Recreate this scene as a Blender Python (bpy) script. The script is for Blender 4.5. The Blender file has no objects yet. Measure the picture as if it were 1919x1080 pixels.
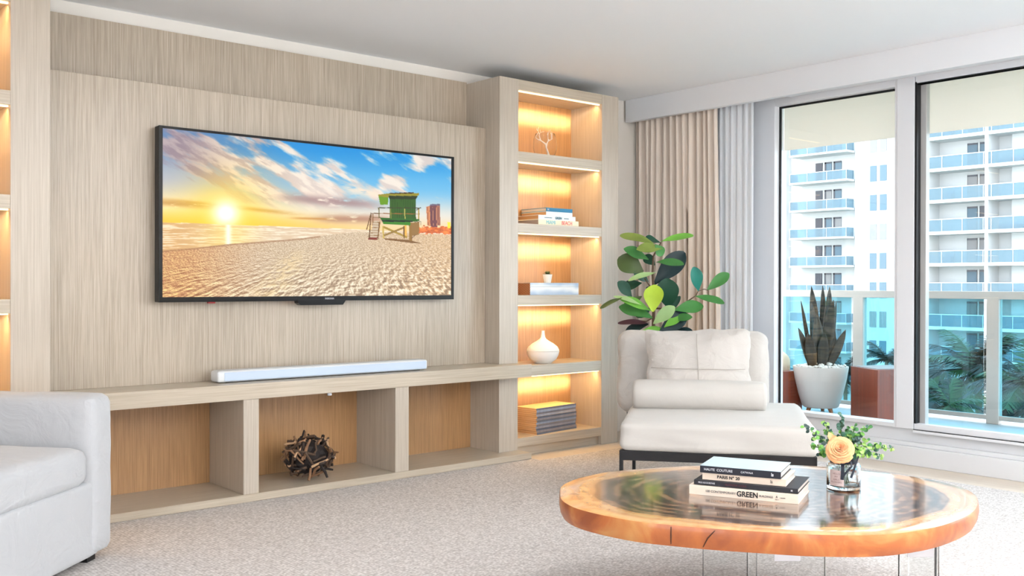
import bpy, bmesh, math, random
import numpy as np
from mathutils import Vector, Matrix, noise
random.seed(7)
PI = math.pi
scn = bpy.context.scene
COL = scn.collection

# ------------------------------------------------------------------ camera
H = 1.13
FPX = 1824.75
F = Vector((0.6491905, 0.76061467, -0.00412475))
R = Vector((0.7606253, -0.64918702, 0.00231476))
U = Vector((0.000917096, 0.00464010679, 0.999988814))
cd = bpy.data.cameras.new('camera'); cam = bpy.data.objects.new('camera', cd); COL.objects.link(cam)
cd.sensor_width = 36; cd.lens = FPX / 1919 * 36; cd.clip_end = 600; cd.clip_start = 0.05
cam.matrix_world = Matrix(((R.x, U.x, -F.x, 0), (R.y, U.y, -F.y, 0), (R.z, U.z, -F.z, H), (0, 0, 0, 1)))
scn.camera = cam

def P(u, v, d):
    """point seen at photo position u,v at depth d metres"""
    return Vector((0, 0, H)) + d * (F + R * ((u - 960) / FPX) + U * ((540 - v) / FPX))

# ------------------------------------------------------------------ world, sun, exposure
w = bpy.data.worlds.new('world'); scn.world = w; w.use_nodes = True
nt = w.node_tree
bg = nt.nodes['Background']
tc = nt.nodes.new('ShaderNodeTexCoord'); sx = nt.nodes.new('ShaderNodeSeparateXYZ'); cr = nt.nodes.new('ShaderNodeValToRGB')
nt.links.new(tc.outputs['Generated'], sx.inputs[0]); nt.links.new(sx.outputs['Z'], cr.inputs[0]); nt.links.new(cr.outputs[0], bg.inputs[0])
cr.color_ramp.elements[0].position = 0.0; cr.color_ramp.elements[0].color = (0.91, 0.955, 1.0, 1)
cr.color_ramp.elements[1].position = 0.6; cr.color_ramp.elements[1].color = (0.74, 0.85, 1.0, 1)
bg.inputs[1].default_value = 5.0
sd = bpy.data.lights.new('sun', 'SUN'); sd.energy = 1.6; sd.angle = math.radians(2); sd.color = (1, 0.96, 0.9)
so = bpy.data.objects.new('sun', sd); COL.objects.link(so)
so.rotation_euler = Vector((0.60, -0.22, -0.80)).to_track_quat('-Z', 'Y').to_euler()
# added unseen fill lights under the ceiling, behind and beside the photographer
for (x, y, en) in ((0.6, -0.6, 8), (3.2, -0.6, 14), (2.6, 1.2, 20), (4.4, 1.2, 13)):
    ld = bpy.data.lights.new('ceiling_fill', 'AREA'); ld.shape = 'DISK'; ld.size = 0.5; ld.energy = en; ld.color = (0.96, 0.98, 1)
    lo = bpy.data.objects.new('ceiling_fill', ld); COL.objects.link(lo); lo.location = (x, y, 2.52)
# two added upward fill lights that brighten the ceiling, behind the photographer
for (x, y, en) in ((-0.4, -1.6, 55), (3.4, -1.5, 230)):
    ld = bpy.data.lights.new('upward_fill', 'AREA'); ld.shape = 'DISK'; ld.size = 0.4; ld.energy = en; ld.color = (0.95, 0.98, 1)
    lo = bpy.data.objects.new('upward_fill', ld); COL.objects.link(lo); lo.location = (x, y, 1.75); lo.rotation_euler = (PI, 0, 0)
scn.view_settings.view_transform = 'Standard'
scn.view_settings.look = 'None'
scn.view_settings.gamma = 1
scn.view_settings.use_curve_mapping = False
scn.view_settings.exposure = 0.35

# ------------------------------------------------------------------ helpers
def lin(c):
    return tuple(((x / 255) / 12.92 if x / 255 <= 0.04045 else ((x / 255 + 0.055) / 1.055) ** 2.4) for x in c)

def mat(name, rgb, rough=0.5, metal=0.0, coat=0.0, emis=None, estr=0.0, trans=0.0, ior=1.45, spec=0.5, sheen=0.0,
        noise_scale=None, noise_amt=0.1, bump=None, bump_scale=50, bump_dist=0.002):
    m = bpy.data.materials.new(name); m.use_nodes = True
    n = m.node_tree.nodes; l = m.node_tree.links; b = n['Principled BSDF']
    c = lin(rgb)
    b.inputs['Base Color'].default_value = (*c, 1)
    b.inputs['Roughness'].default_value = rough; b.inputs['Metallic'].default_value = metal
    b.inputs['Coat Weight'].default_value = coat; b.inputs['IOR'].default_value = ior
    b.inputs['Specular IOR Level'].default_value = spec
    b.inputs['Transmission Weight'].default_value = trans
    b.inputs['Sheen Weight'].default_value = sheen
    if emis: b.inputs['Emission Color'].default_value = (*lin(emis), 1); b.inputs['Emission Strength'].default_value = estr
    tcn = n.new('ShaderNodeTexCoord')
    if noise_scale:
        nz = n.new('ShaderNodeTexNoise'); nz.inputs['Scale'].default_value = noise_scale; nz.inputs['Detail'].default_value = 4
        l.new(tcn.outputs['Object'], nz.inputs['Vector'])
        mx = n.new('ShaderNodeMix'); mx.data_type = 'RGBA'
        l.new(nz.outputs['Fac'], mx.inputs[0])
        mx.inputs[6].default_value = (*[v * (1 - noise_amt) for v in c], 1); mx.inputs[7].default_value = (*[min(1, v * (1 + noise_amt)) for v in c], 1)
        l.new(mx.outputs[2], b.inputs['Base Color'])
    if bump:
        nz = n.new('ShaderNodeTexNoise'); nz.inputs['Scale'].default_value = bump_scale; nz.inputs['Detail'].default_value = 3 if bump_scale > 20 else 5; nz.inputs['Distortion'].default_value = 0 if bump_scale > 20 else 1.3
        l.new(tcn.outputs['Object'], nz.inputs['Vector'])
        bp = n.new('ShaderNodeBump'); bp.inputs['Strength'].default_value = bump; bp.inputs['Distance'].default_value = bump_dist
        l.new(nz.outputs['Fac'], bp.inputs['Height']); l.new(bp.outputs[0], b.inputs['Normal'])
    return m

def wood(name, c1, c2, axis='z', rough=0.34, scale=130, lo=0.3, hi=0.7, blot=0.12, spec=0.75):
    """fine straight grained veneer, the grain runs along axis"""
    m = bpy.data.materials.new(name); m.use_nodes = True
    n = m.node_tree.nodes; l = m.node_tree.links; b = n['Principled BSDF']
    g = n.new('ShaderNodeTexCoord'); mp = n.new('ShaderNodeMapping'); l.new(g.outputs['Object'], mp.inputs[0])
    s = [scale] * 3; s['xyz'.index(axis)] = scale * 0.018; mp.inputs['Scale'].default_value = s
    nz = n.new('ShaderNodeTexNoise'); nz.inputs['Scale'].default_value = 1; nz.inputs['Detail'].default_value = 5; nz.inputs['Roughness'].default_value = 0.65
    l.new(mp.outputs[0], nz.inputs['Vector'])
    r = n.new('ShaderNodeValToRGB'); r.color_ramp.elements[0].position = lo; r.color_ramp.elements[1].position = hi
    r.color_ramp.elements[0].color = (*lin(c2), 1); r.color_ramp.elements[1].color = (*lin(c1), 1)
    l.new(nz.outputs['Fac'], r.inputs[0])
    n2 = n.new('ShaderNodeTexNoise'); n2.inputs['Scale'].default_value = 1.7; n2.inputs['Detail'].default_value = 2
    l.new(g.outputs['Object'], n2.inputs['Vector'])
    mr = n.new('ShaderNodeMapRange'); mr.inputs[1].default_value = 0.3; mr.inputs[2].default_value = 0.7
    mr.inputs[3].default_value = 1 - blot; mr.inputs[4].default_value = 1.0
    l.new(n2.outputs['Fac'], mr.inputs[0])
    vm = n.new('ShaderNodeVectorMath'); vm.operation = 'SCALE'; l.new(r.outputs[0], vm.inputs[0]); l.new(mr.outputs[0], vm.inputs['Scale'])
    l.new(vm.outputs[0], b.inputs['Base Color']); b.inputs['Roughness'].default_value = rough; b.inputs['Specular IOR Level'].default_value = spec
    bp = n.new('ShaderNodeBump'); bp.inputs['Strength'].default_value = 0.1; bp.inputs['Distance'].default_value = 0.001
    l.new(nz.outputs['Fac'], bp.inputs['Height']); l.new(bp.outputs[0], b.inputs['Normal'])
    return m

def box(bm, x0, x1, y0, y1, z0, z1, bev=0.0, seg=2):
    r = bmesh.ops.create_cube(bm, size=1)
    for v in r['verts']:
        v.co = Vector((x0 + (v.co.x + .5) * (x1 - x0), y0 + (v.co.y + .5) * (y1 - y0), z0 + (v.co.z + .5) * (z1 - z0)))
    if bev > 0:
        es = list({e for v in r['verts'] for e in v.link_edges})
        bmesh.ops.bevel(bm, geom=es, offset=bev, segments=seg, affect='EDGES', profile=0.5)
    return bm

def BX(*a, **k):
    bm = bmesh.new(); return box(bm, *a, **k)

def tube(bm, pts, rad, seg=8, cap=True):
    """swept round tube through pts; rad a number or one per point"""
    pts = [Vector(p) for p in pts]
    if not hasattr(rad, '__len__'): rad = [rad] * len(pts)
    rings = []; up = Vector((0, 0, 1)); prev = None
    for i, p in enumerate(pts):
        t = (pts[min(i + 1, len(pts) - 1)] - pts[max(i - 1, 0)]).normalized()
        if prev is None:
            a = t.cross(up if abs(t.z) < .9 else Vector((1, 0, 0))).normalized()
        else:
            a = (prev - t * prev.dot(t)).normalized()
        prev = a; b = t.cross(a)
        rings.append([bm.verts.new(p + (a * math.cos(2 * PI * k / seg) + b * math.sin(2 * PI * k / seg)) * rad[i]) for k in range(seg)])
    for i in range(len(rings) - 1):
        for k in range(seg):
            bm.faces.new((rings[i][k], rings[i][(k + 1) % seg], rings[i + 1][(k + 1) % seg], rings[i + 1][k]))
    if cap:
        bm.faces.new(list(reversed(rings[0]))); bm.faces.new(rings[-1])
    return bm

def lathe(bm, prof, seg=40, c=(0, 0, 0)):
    rings = []
    for r, z in prof:
        if r < 1e-5: rings.append([bm.verts.new((c[0], c[1], c[2] + z))])
        else: rings.append([bm.verts.new((c[0] + r * math.cos(2 * PI * k / seg), c[1] + r * math.sin(2 * PI * k / seg), c[2] + z)) for k in range(seg)])
    for a, b in zip(rings, rings[1:]):
        for k in range(seg):
            k2 = (k + 1) % seg
            if len(a) == 1 and len(b) == 1: continue
            if len(a) == 1: bm.faces.new((a[0], b[k2], b[k]))
            elif len(b) == 1: bm.faces.new((a[k], a[k2], b[0]))
            else: bm.faces.new((a[k], a[k2], b[k2], b[k]))
    return bm

def prism(bm, pts, z0, z1):
    lo = [bm.verts.new((x, y, z0)) for x, y in pts]; hi = [bm.verts.new((x, y, z1)) for x, y in pts]
    bm.faces.new(list(reversed(lo))); bm.faces.new(hi)
    for i in range(len(pts)):
        j = (i + 1) % len(pts); bm.faces.new((lo[i], lo[j], hi[j], hi[i]))
    return bm

def leaf(bm, base, tip, width, nrm, curl=0.15, fold=0.2, shape='oval', n=8, wave=0.0):
    base, tip, nrm = Vector(base), Vector(tip), Vector(nrm)
    ax = tip - base; L = ax.length; ax.normalize(); side = ax.cross(nrm).normalized(); nn = side.cross(ax).normalized()
    rows = []; ph = random.random() * 6
    for i in range(n + 1):
        t = i / n
        if shape == 'fiddle': wd = math.sin(PI * min(1, t ** 1.25 * 0.97 + 0.015)) ** 0.7 * (0.72 + 0.36 * t)
        elif shape == 'round': wd = math.sqrt(max(0, 1 - (2 * t - 1) ** 2))
        elif shape == 'sword': wd = min(1, 0.55 + t * 1.2) * (1 - t ** 4) ** 0.9
        elif shape == 'frond': wd = math.sin(PI * (t * .96 + .04)) ** 0.6
        else: wd = math.sin(PI * t) ** 0.8
        wd = max(wd, 0.03) * width / 2
        c = base + ax * L * t + nn * (curl * L * math.sin(PI * t))
        row = []
        for k in (-1, -.5, 0, .5, 1):
            row.append(bm.verts.new(c + side * wd * k + nn * (abs(k) * fold * wd + wave * L * math.sin(9 * t + ph + k) * abs(k))))
        rows.append(row)
    for a, b in zip(rows, rows[1:]):
        for k in range(4): bm.faces.new((a[k], a[k + 1], b[k + 1], b[k]))

def obj(name, bm, m=None, parent=None, smooth=False, loc=None, label=None):
    me = bpy.data.meshes.new(name)
    bmesh.ops.recalc_face_normals(bm, faces=bm.faces)
    bm.to_mesh(me); bm.free()
    if isinstance(m, (list, tuple)):
        for q in m: me.materials.append(q)
    elif m: me.materials.append(m)
    o = bpy.data.objects.new(name, me); COL.objects.link(o)
    if smooth:
        for p in me.polygons: p.use_smooth = True
        if smooth == 'auto': me.set_sharp_from_angle(angle=math.radians(40))
    if parent: o.parent = parent
    if loc is not None: o.location = loc
    if label: o['label'] = label
    return o

def thing(name, label, cat, loc=(0, 0, 0), rz=0.0, group=None):
    o = bpy.data.objects.new(name, None); COL.objects.link(o); o.empty_display_size = 0.1
    o.location = loc; o.rotation_euler = (0, 0, rz); o['label'] = label; o['category'] = cat
    if group: o['group'] = group
    return o

def tag(o, label, cat, group=None, kind=None):
    o['label'] = label; o['category'] = cat
    if group: o['group'] = group
    if kind: o['kind'] = kind
    return o

def struct(name, bm, m, parent=None, label=None, **k):
    o = obj(name, bm, m, parent, **k)
    if not parent: o['kind'] = 'structure'
    if label: o['label'] = label
    return o

def text_bm(s, size, depth=0.0006, xs=1.0, bold=False):
    cu = bpy.data.curves.new('t', 'FONT'); cu.body = s; cu.size = size; cu.extrude = depth; cu.align_x = 'CENTER'; cu.align_y = 'CENTER'
    if bold: cu.offset = size * 0.025
    o = bpy.data.objects.new('t', cu); COL.objects.link(o)
    dg = bpy.context.evaluated_depsgraph_get(); me = bpy.data.meshes.new_from_object(o.evaluated_get(dg))
    bm = bmesh.new(); bm.from_mesh(me)
    bpy.data.objects.remove(o); bpy.data.curves.remove(cu); bpy.data.meshes.remove(me)
    for v in bm.verts: v.co.x *= xs
    return bm

def text(name, s, size, m, parent, center, xs=1.0, bold=False, facing='-y'):
    """lettering upright in the x-z plane of its parent, read from -y (or from +z)"""
    bm = text_bm(s, size, xs=xs, bold=bold)
    for v in bm.verts:
        x, y, z = v.co
        v.co = Vector((center[0] + x, center[1] - z, center[2] + y)) if facing == '-y' else Vector((center[0] + x, center[1] + y, center[2] + z))
    return obj(name, bm, m, parent)

def softbox(w_, d_, h_, rad, seg=14, crown=0.0, puff=0.0, wr=0.0, ws=6.0, seed=0, pinch=0.0):
    """upholstered box w x d x h, base centred on 0,0,0"""
    bm = bmesh.new(); bmesh.ops.create_cube(bm, size=2)
    bmesh.ops.subdivide_edges(bm, edges=bm.edges[:], cuts=seg, use_grid_fill=True)
    hw, hd, hh = w_ / 2, d_ / 2, h_ / 2
    r = min(rad, hw, hd, hh)
    for v in bm.verts:
        c = v.co.copy()
        q = Vector((math.copysign(abs(c.x) ** .8, c.x) * hw, math.copysign(abs(c.y) ** .8, c.y) * hd, c.z * hh))
        inner = Vector((max(-hw + r, min(hw - r, q.x)), max(-hd + r, min(hd - r, q.y)), max(-hh + r, min(hh - r, q.z))))
        dv = q - inner
        if dv.length > 1e-6: q = inner + dv.normalized() * r
        fx, fy = q.x / hw, q.y / hd
        q.z += math.copysign(crown, q.z) * (1 - fx * fx) * (1 - fy * fy) if abs(q.z) > hh * .5 else 0
        if puff:
            k = 1 - pinch * (max(abs(fx), abs(fy)) ** 3)
            q.z *= k
            e = puff * (abs(fx) ** 3 * abs(fy) ** 3)
            q.x *= 1 - puff * (1 - abs(fy) ** 2) * abs(fx) * .6; q.y *= 1 - puff * (1 - abs(fx) ** 2) * abs(fy) * .6
        if wr:
            nv = Vector((q.x * ws + seed * 7.1, q.y * ws * 1.3, q.z * ws * 2.2 + seed))
            q += q.normalized() * wr * (noise.noise(nv) + 0.5 * noise.noise(nv * 2.3))
        v.co = q + Vector((0, 0, hh))
    return bm

# ------------------------------------------------------------------ materials
W1, W2 = (207, 195, 180), (179, 165, 147)
wood_v = wood('limed_oak_vertical', W1, W2, 'z')
wood_h = wood('limed_oak_horizontal', (208, 195, 176), (180, 164, 142), 'x')
wood_p = wood('limed_oak_panel', (203, 189, 171), (160, 143, 122), 'z', scale=180, blot=0.16)
wood_in = wood('shaded_limed_oak', (196, 152, 104), (154, 112, 70), 'z', scale=170)  # same oak, niche shade and warm bounce put into its colour
white_paint = mat('white_paint', (222, 223, 226), 0.7, noise_scale=3, noise_amt=0.01)
ceil_paint = mat('ceiling_paint', (240, 241, 243), 0.85, noise_scale=2, noise_amt=0.01)
wall_paint = mat('wall_paint', (232, 226, 218), 0.8, noise_scale=3, noise_amt=0.01)
frame_white = mat('white_aluminium', (226, 227, 231), 0.35)
frame_grey = mat('grey_aluminium', (176, 174, 172), 0.4)
black_m = mat('black_gasket', (14, 16, 20), 0.4)
metal = mat('steel', (200, 200, 205), 0.25, metal=1)
linen = mat('white_linen', (196, 190, 184), 0.9, sheen=0.2, bump=0.4, bump_scale=6, bump_dist=0.04)
linen_smooth = mat('smooth_white_linen', (198, 193, 187), 0.9, sheen=0.2, bump=0.18, bump_scale=4, bump_dist=0.03)
linen_sofa = mat('white_slipcover', (188, 188, 190), 0.9, sheen=0.2, bump=0.4, bump_scale=5, bump_dist=0.04)
led_m = mat('led', (255, 214, 150), 0.5, emis=(255, 226, 180), estr=2.2)

# ------------------------------------------------------------------ room constants
YBF, YTF, YP, YB = 4.670, 4.803, 4.946, 5.167
XTL, XIL, XIR, XTR = 3.993, 4.152, 4.929, 5.095
ZB, ZBB, ZWT, ZC, ZPT, ZTT = 0.6145, 0.534, 2.474, 2.543, 2.145, 2.465
XS, ZS, XW = 5.524, 2.374, 5.895
S = [(2.465, 2.398), (1.997, 1.932), (1.528, 1.465), (1.056, 0.992), (0.5925, 0.522), (0.1215, 0.064)]

# ------------------------------------------------------------------ setting
def carpet_mat():
    m = bpy.data.materials.new('looped_carpet'); m.use_nodes = True
    n = m.node_tree.nodes; l = m.node_tree.links; b = n['Principled BSDF']
    g = n.new('ShaderNodeTexCoord'); mp = n.new('ShaderNodeMapping'); mp.inputs['Rotation'].default_value = (0, 0, 0.0)
    mp.inputs['Scale'].default_value = (70, 110, 1); l.new(g.outputs['Object'], mp.inputs[0])
    v = n.new('ShaderNodeTexVoronoi'); v.inputs['Scale'].default_value = 1; v.inputs['Randomness'].default_value = 0.55; l.new(mp.outputs[0], v.inputs['Vector'])
    nz = n.new('ShaderNodeTexNoise'); nz.inputs['Scale'].default_value = 60; nz.inputs['Detail'].default_value = 4; l.new(g.outputs['Object'], nz.inputs['Vector'])
    r = n.new('ShaderNodeValToRGB'); r.color_ramp.elements[0].position = 0.15; r.color_ramp.elements[1].position = 0.75
    r.color_ramp.elements[0].color = (*lin((236, 230, 226)), 1); r.color_ramp.elements[1].color = (*lin((190, 182, 177)), 1)
    l.new(v.outputs['Distance'], r.inputs[0])
    mx = n.new('ShaderNodeMix'); mx.data_type = 'RGBA'; mx.blend_type = 'MULTIPLY'; mx.inputs[0].default_value = 0.5
    r2 = n.new('ShaderNodeValToRGB'); r2.color_ramp.elements[0].position = .35; r2.color_ramp.elements[1].position = .6
    r2.color_ramp.elements[0].color = (.62, .6, .59, 1); r2.color_ramp.elements[1].color = (1, 1, 1, 1)
    l.new(nz.outputs['Fac'], r2.inputs[0]); l.new(r.outputs[0], mx.inputs[6]); l.new(r2.outputs[0], mx.inputs[7]); l.new(mx.outputs[2], b.inputs['Base Color'])
    b.inputs['Roughness'].default_value = 0.95; b.inputs['Specular IOR Level'].default_value = 0.1
    bp = n.new('ShaderNodeBump'); bp.inputs['Strength'].default_value = 0.6; bp.inputs['Distance'].default_value = 0.004; bp.invert = True
    l.new(v.outputs['Distance'], bp.inputs['Height']); l.new(bp.outputs[0], b.inputs['Normal'])
    return m
X0, Y0 = -2.2, -2.2      # room extends behind the photographer
X1 = 5.895
floor_m = wood('pale_stone_floor', (226, 212, 196), (214, 198, 180), 'y', 0.35, scale=20, blot=0.04)
struct('floor', BX(X0, 6.0, Y0, 5.3, -0.12, 0), floor_m)
bm = bmesh.new(); prism(bm, [(X0 + .02, Y0 + .02), (5.513, Y0 + .02), (5.513, 4.598), (4.165, 4.604), (4.165, 4.69), (X0 + .02, 4.69)], 0, .006)
o = obj('carpet', bm, carpet_mat())
tag(o, 'pale grey looped wall to wall carpet under the coffee table, stopping short of windows', 'carpet')
struct('ceiling', BX(X0 - .12, 6.02, Y0 - .12, 5.3, ZC, ZC + 0.15), ceil_paint)
struct('wall_back', BX(X0, 6.02, YB + 0.0, YB + 0.14, 0, ZC), wall_paint)
bm = bmesh.new(); box(bm, X0 - .12, X0, 1.4, 5.3, 0, ZC); box(bm, X0 - .12, X0, Y0, -1.0, 0, ZC); box(bm, X0 - .12, X0, -1.0, 1.4, 0, .3); box(bm, X0 - .12, X0, -1.0, 1.4, 2.42, ZC)  # opening cut in this unseen wall to let in sky fill
struct('wall_left', bm, wall_paint)
struct('trim_8', BX(X0 - 2.6, X0 - .12, Y0, 5.3, ZC, ZC + .15), ceil_paint, label='unseen overhang added to keep sun out of the left wall opening')  # unseen slab added to block the sun at the left opening
# wall behind the photographer with an opening added to let in sky light
bm = bmesh.new(); box(bm, X0, 6.0, Y0 - .12, Y0, 0, 0.3); box(bm, X0, 6.0, Y0 - .12, Y0, 2.42, ZC)
box(bm, X0, X0 + .5, Y0 - .12, Y0, .3, 2.42); box(bm, 5.4, 6.0, Y0 - .12, Y0, .3, 2.42); box(bm, 0.0, 5.4, Y0 - .12, Y0, .3, 2.42)
struct('wall_front', bm, wall_paint)
# window wall: low sill, head, and solid pier behind the curtain
bm = bmesh.new()
box(bm, XW, 6.02, Y0, YB, 0, .225); box(bm, XW - .02, 6.02, Y0, YB, 2.46, ZC); box(bm, XW, 6.02, 4.23, YB, .225, 2.46)
struct('wall_right', bm, white_paint)
struct('trim_1', BX(XS, XS + .045, Y0, 5.135, ZS, ZC, bev=.002), white_paint, label='white curtain pelmet dropping from the ceiling along the window wall')
struct('trim_2', BX(XS + .045, XW, Y0, 3.9, ZS + .06, ZC), white_paint)
bm = bmesh.new(); box(bm, XW - .05, XW, Y0, YB, 0, .118, bev=.004); box(bm, XW - .035, XW, Y0, YB, .118, .145, bev=.003)
struct('baseboard_right', bm, white_paint)

def glass_mat(name, tint, opacity=0.0, rough=0.0, refl=0.06):
    """thin architectural glass: tinted see-through plus mirror reflection"""
    m = bpy.data.materials.new(name); m.use_nodes = True
    n = m.node_tree.nodes; l = m.node_tree.links; n.remove(n['Principled BSDF']); out = n['Material Output']
    t = n.new('ShaderNodeBsdfTransparent'); t.inputs[0].default_value = (*lin(tint), 1)
    g = n.new('ShaderNodeBsdfGlossy'); g.inputs['Roughness'].default_value = rough
    fr = n.new('ShaderNodeFresnel')
    # a thin sheet reflects the same from both sides: keep the index above one on its rear face too
    gm_ = n.new('ShaderNodeNewGeometry'); mr_ = n.new('ShaderNodeMapRange'); mr_.inputs[3].default_value = 1.45; mr_.inputs[4].default_value = 1 / 1.45
    l.new(gm_.outputs['Backfacing'], mr_.inputs[0]); l.new(mr_.outputs[0], fr.inputs[0])
    mx = n.new('ShaderNodeMixShader'); l.new(fr.outputs[0], mx.inputs[0]); l.new(t.outputs[0], mx.inputs[1]); l.new(g.outputs[0], mx.inputs[2])
    last = mx
    if opacity:
        df = n.new('ShaderNodeBsdfDiffuse'); df.inputs[0].default_value = (*lin(tint), 1)
        m2 = n.new('ShaderNodeMixShader'); m2.inputs[0].default_value = opacity
        l.new(mx.outputs[0], m2.inputs[1]); l.new(df.outputs[0], m2.inputs[2]); last = m2
    l.new(last.outputs[0], out.inputs[0])
    return m
pane_m = glass_mat('window_glass', (250, 253, 253))

def shade_mat():
    m = bpy.data.materials.new('roller_shade_fabric'); m.use_nodes = True; n = m.node_tree.nodes; l = m.node_tree.links; n.remove(n['Principled BSDF']); out_ = n['Material Output']
    d = n.new('ShaderNodeBsdfDiffuse'); d.inputs[0].default_value = (*lin((247, 237, 229)), 1); t1 = n.new('ShaderNodeBsdfTranslucent'); t1.inputs[0].default_value = (*lin((247, 237, 229)), 1)
    m1 = n.new('ShaderNodeMixShader'); m1.inputs[0].default_value = .72; l.new(d.outputs[0], m1.inputs[1]); l.new(t1.outputs[0], m1.inputs[2]); l.new(m1.outputs[0], out_.inputs[0]); return m
shade_m = shade_mat()
def window(name, y0, y1, label, fr=None, slider=False):
    root = bpy.data.objects.new(name, None); COL.objects.link(root); root['kind'] = 'structure'; root['label'] = label
    z0, z1 = .252, 2.39
    obj('roller_shade', BX(5.990, 5.9925, y0 - .0, y1, 2.085, 2.45), shade_m, root, label='beige roller shade behind the glass')
    xf = 5.875
    bm = bmesh.new()
    if not slider:
        box(bm, xf, xf + .11, y1, y1 + .20, .225, 2.46, bev=.003); box(bm, xf, xf + .11, y0 - .02, y0, .225, 2.46, bev=.002)
        box(bm, xf, xf + .11, y0, y1, z1, 2.46, bev=.003); box(bm, xf, xf + .11, y0, y1, .225, z0, bev=.003)
        obj('window_frame', bm, frame_white, root)
        g = bmesh.new(); t = .008; xg = xf + .004
        box(g, xg + .05, xg + .058, y1 - .016, y1, z0, z1); box(g, xg + .05, xg + .058, y0, y1 - .016, z1 - .014, z1)
        obj('gasket', g, black_m, root)
    else:
        box(bm, xf, xf + .05, y0, y1, z1 - .005, 2.46, bev=.003); box(bm, xf, xf + .05, y0, y1, .225, .262, bev=.003)
        box(bm, xf - .015, xf + .0, y0, y1, .205, .222, bev=.002)
        obj('window_frame', bm, frame_white, root)
        g = bmesh.new(); box(g, xf, xf + .05, y0, y1, 2.385, 2.392); box(g, xf, xf + .05, y1 - .012, y1, .262, 2.40); box(g, xf - .01, xf + .02, y0, y1, .222, .226)
        obj('gasket', g, black_m, root)
        g = bmesh.new(); box(g, xf + .055, xf + .10, y1 - .045, y1 + .0, .25, 2.40, bev=.002)
        obj('sliding_stile', g, frame_grey, root)
    obj('pane', BX(xf + .06, xf + .066, y0, y1, .24, 2.42), pane_m, root)
    return root
window('window_1', 3.136, 4.030, 'fixed window pane left of the white mullion')
struct('trim_3', BX(5.868, 5.99, 3.004, 3.118, .225, 2.46, bev=.003), frame_white, label='white vertical mullion between the window and the sliding door')
window('door_1', 1.55, 3.002, 'sliding glass balcony door at the right edge', slider=True)
window('door_2', -0.2, 1.53, 'further sliding glass door beyond the right edge of the photo', slider=True)
struct('wall_pier', BX(5.87, 5.99, Y0, -.2, .225, 2.46), white_paint).name = 'trim_4'

# ------------------------------------------------------------------ wall unit
bm = bmesh.new(); box(bm, XTL - 2.72, XTL - .0015, YB - .02, YB, ZB + .001, ZWT)
o = obj('wall_panel', bm, wood_p); tag(o, 'upper oak wall panel recessed above the panel that carries the television', 'wall panel')
o = obj('wall_panel', BX(XTL - 2.70, XTL - .0015, YP, YB - .02, ZB, ZPT, bev=.0015), wood_p); tag(o, 'large projecting oak veneer wall panel directly behind the television', 'wall panel')

def tower(x0, xi0, xi1, x1, label, zs):
    t = thing('shelving_tower', label, 'shelving', ((x0 + x1) / 2, YTF, 0)); cx = (x0 + x1) / 2
    a, b, c, d = x0 - cx, xi0 - cx, xi1 - cx, x1 - cx; dp = YB - YTF - .001
    obj('side_panel', BX(a, b, 0, dp, 0, ZTT, bev=.002), wood_v, t); obj('side_panel', BX(c, d, 0, dp, 0, ZTT, bev=.002), wood_v, t)
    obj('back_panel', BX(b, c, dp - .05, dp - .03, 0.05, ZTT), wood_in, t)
    obj('toe_kick', BX(b, c, .03, .05, 0, .07), wood_h, t)
    for i, (z1, z0) in enumerate(zs):
        s = obj('shelf', BX(b, c, 0.002, dp - .05, z0, z1, bev=.0015), wood_h, t)
        if i < len(zs) - 1:
            obj('light_strip', BX(b + .004, c - .004, .022, .036, z0 - .007, z0), led_m, s, label='warm glowing light strip')
            for (ang, spr, en, col) in ((19, 30, LED_A, (1, .84, .60)), (62, 160, LED_B, (1, .62, .24))):
                ld = bpy.data.lights.new('shelf_light', 'AREA'); ld.shape = 'RECTANGLE'; ld.size = c - b - .02; ld.size_y = .008
                ld.energy = en; ld.color = col; ld.spread = math.radians(spr)
                lo = bpy.data.objects.new('shelf_light', ld); COL.objects.link(lo)
                lo.location = (cx + (b + c) / 2, YTF + .042, z0 - .009)
                dr = Vector((0, math.cos(math.radians(ang)), -math.sin(math.radians(ang))))
                lo.rotation_euler = dr.to_track_quat('-Z', 'Y').to_euler()
    return t
LED_A, LED_B = .95, 1.9
tower(XTL, XIL, XIR, XTR, 'lit oak shelving tower right of the television with six shelves', S)
tower(.35, .50, 1.129, 1.297, 'lit oak shelving tower cut off at the left edge', S)
o = struct('trim_5', BX(XTR, 5.6, YB - .01, YB, 0, ZC), wall_paint)

BXL, BXR = 1.129, XIL + .003
t = thing('media_bench', 'long low oak media bench with open niches under the television', 'bench', ((BXL + BXR) / 2, YBF, 0)); cx = (BXL + BXR) / 2
# slabs run past the towers' fronts and reach the wall between the towers
def slab(z0, z1, yf):
    bm = bmesh.new()
    xs = [BXL - cx, 1.299 - cx, XTL - .001 - cx, BXR - cx]; d1 = YTF - YBF - .001; d2 = YB - YBF - .002
    prism(bm, [(xs[0], yf), (xs[3], yf), (xs[3], d1), (xs[2], d1), (xs[2], d2), (xs[1], d2), (xs[1], d1), (xs[0], d1)], z0, z1)
    bmesh.ops.bevel(bm, geom=[e for e in bm.edges if all(v.co.y < yf + .01 for v in e.verts)], offset=.0025, segments=2, affect='EDGES')
    return bm
obj('top_slab', slab(ZBB, ZB, 0), wood_h, t); obj('base_slab', slab(0.007, .046, 0), wood_h, t)
for (a, b) in ((2.189, 2.274), (3.116, 3.209)):
    obj('divider', BX(a - cx, b - cx, .008, .43, .046, ZBB, bev=.002), wood_v, t)
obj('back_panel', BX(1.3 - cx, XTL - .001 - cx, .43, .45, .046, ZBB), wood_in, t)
bm = bmesh.new(); lathe(bm, [(0, 0), (.012, 0), (.013, .004), (.012, .014), (0, .016)], 20)
for v in bm.verts: v.co = Vector((2.70 - cx, .03, ZBB - .016)) + v.co
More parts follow.
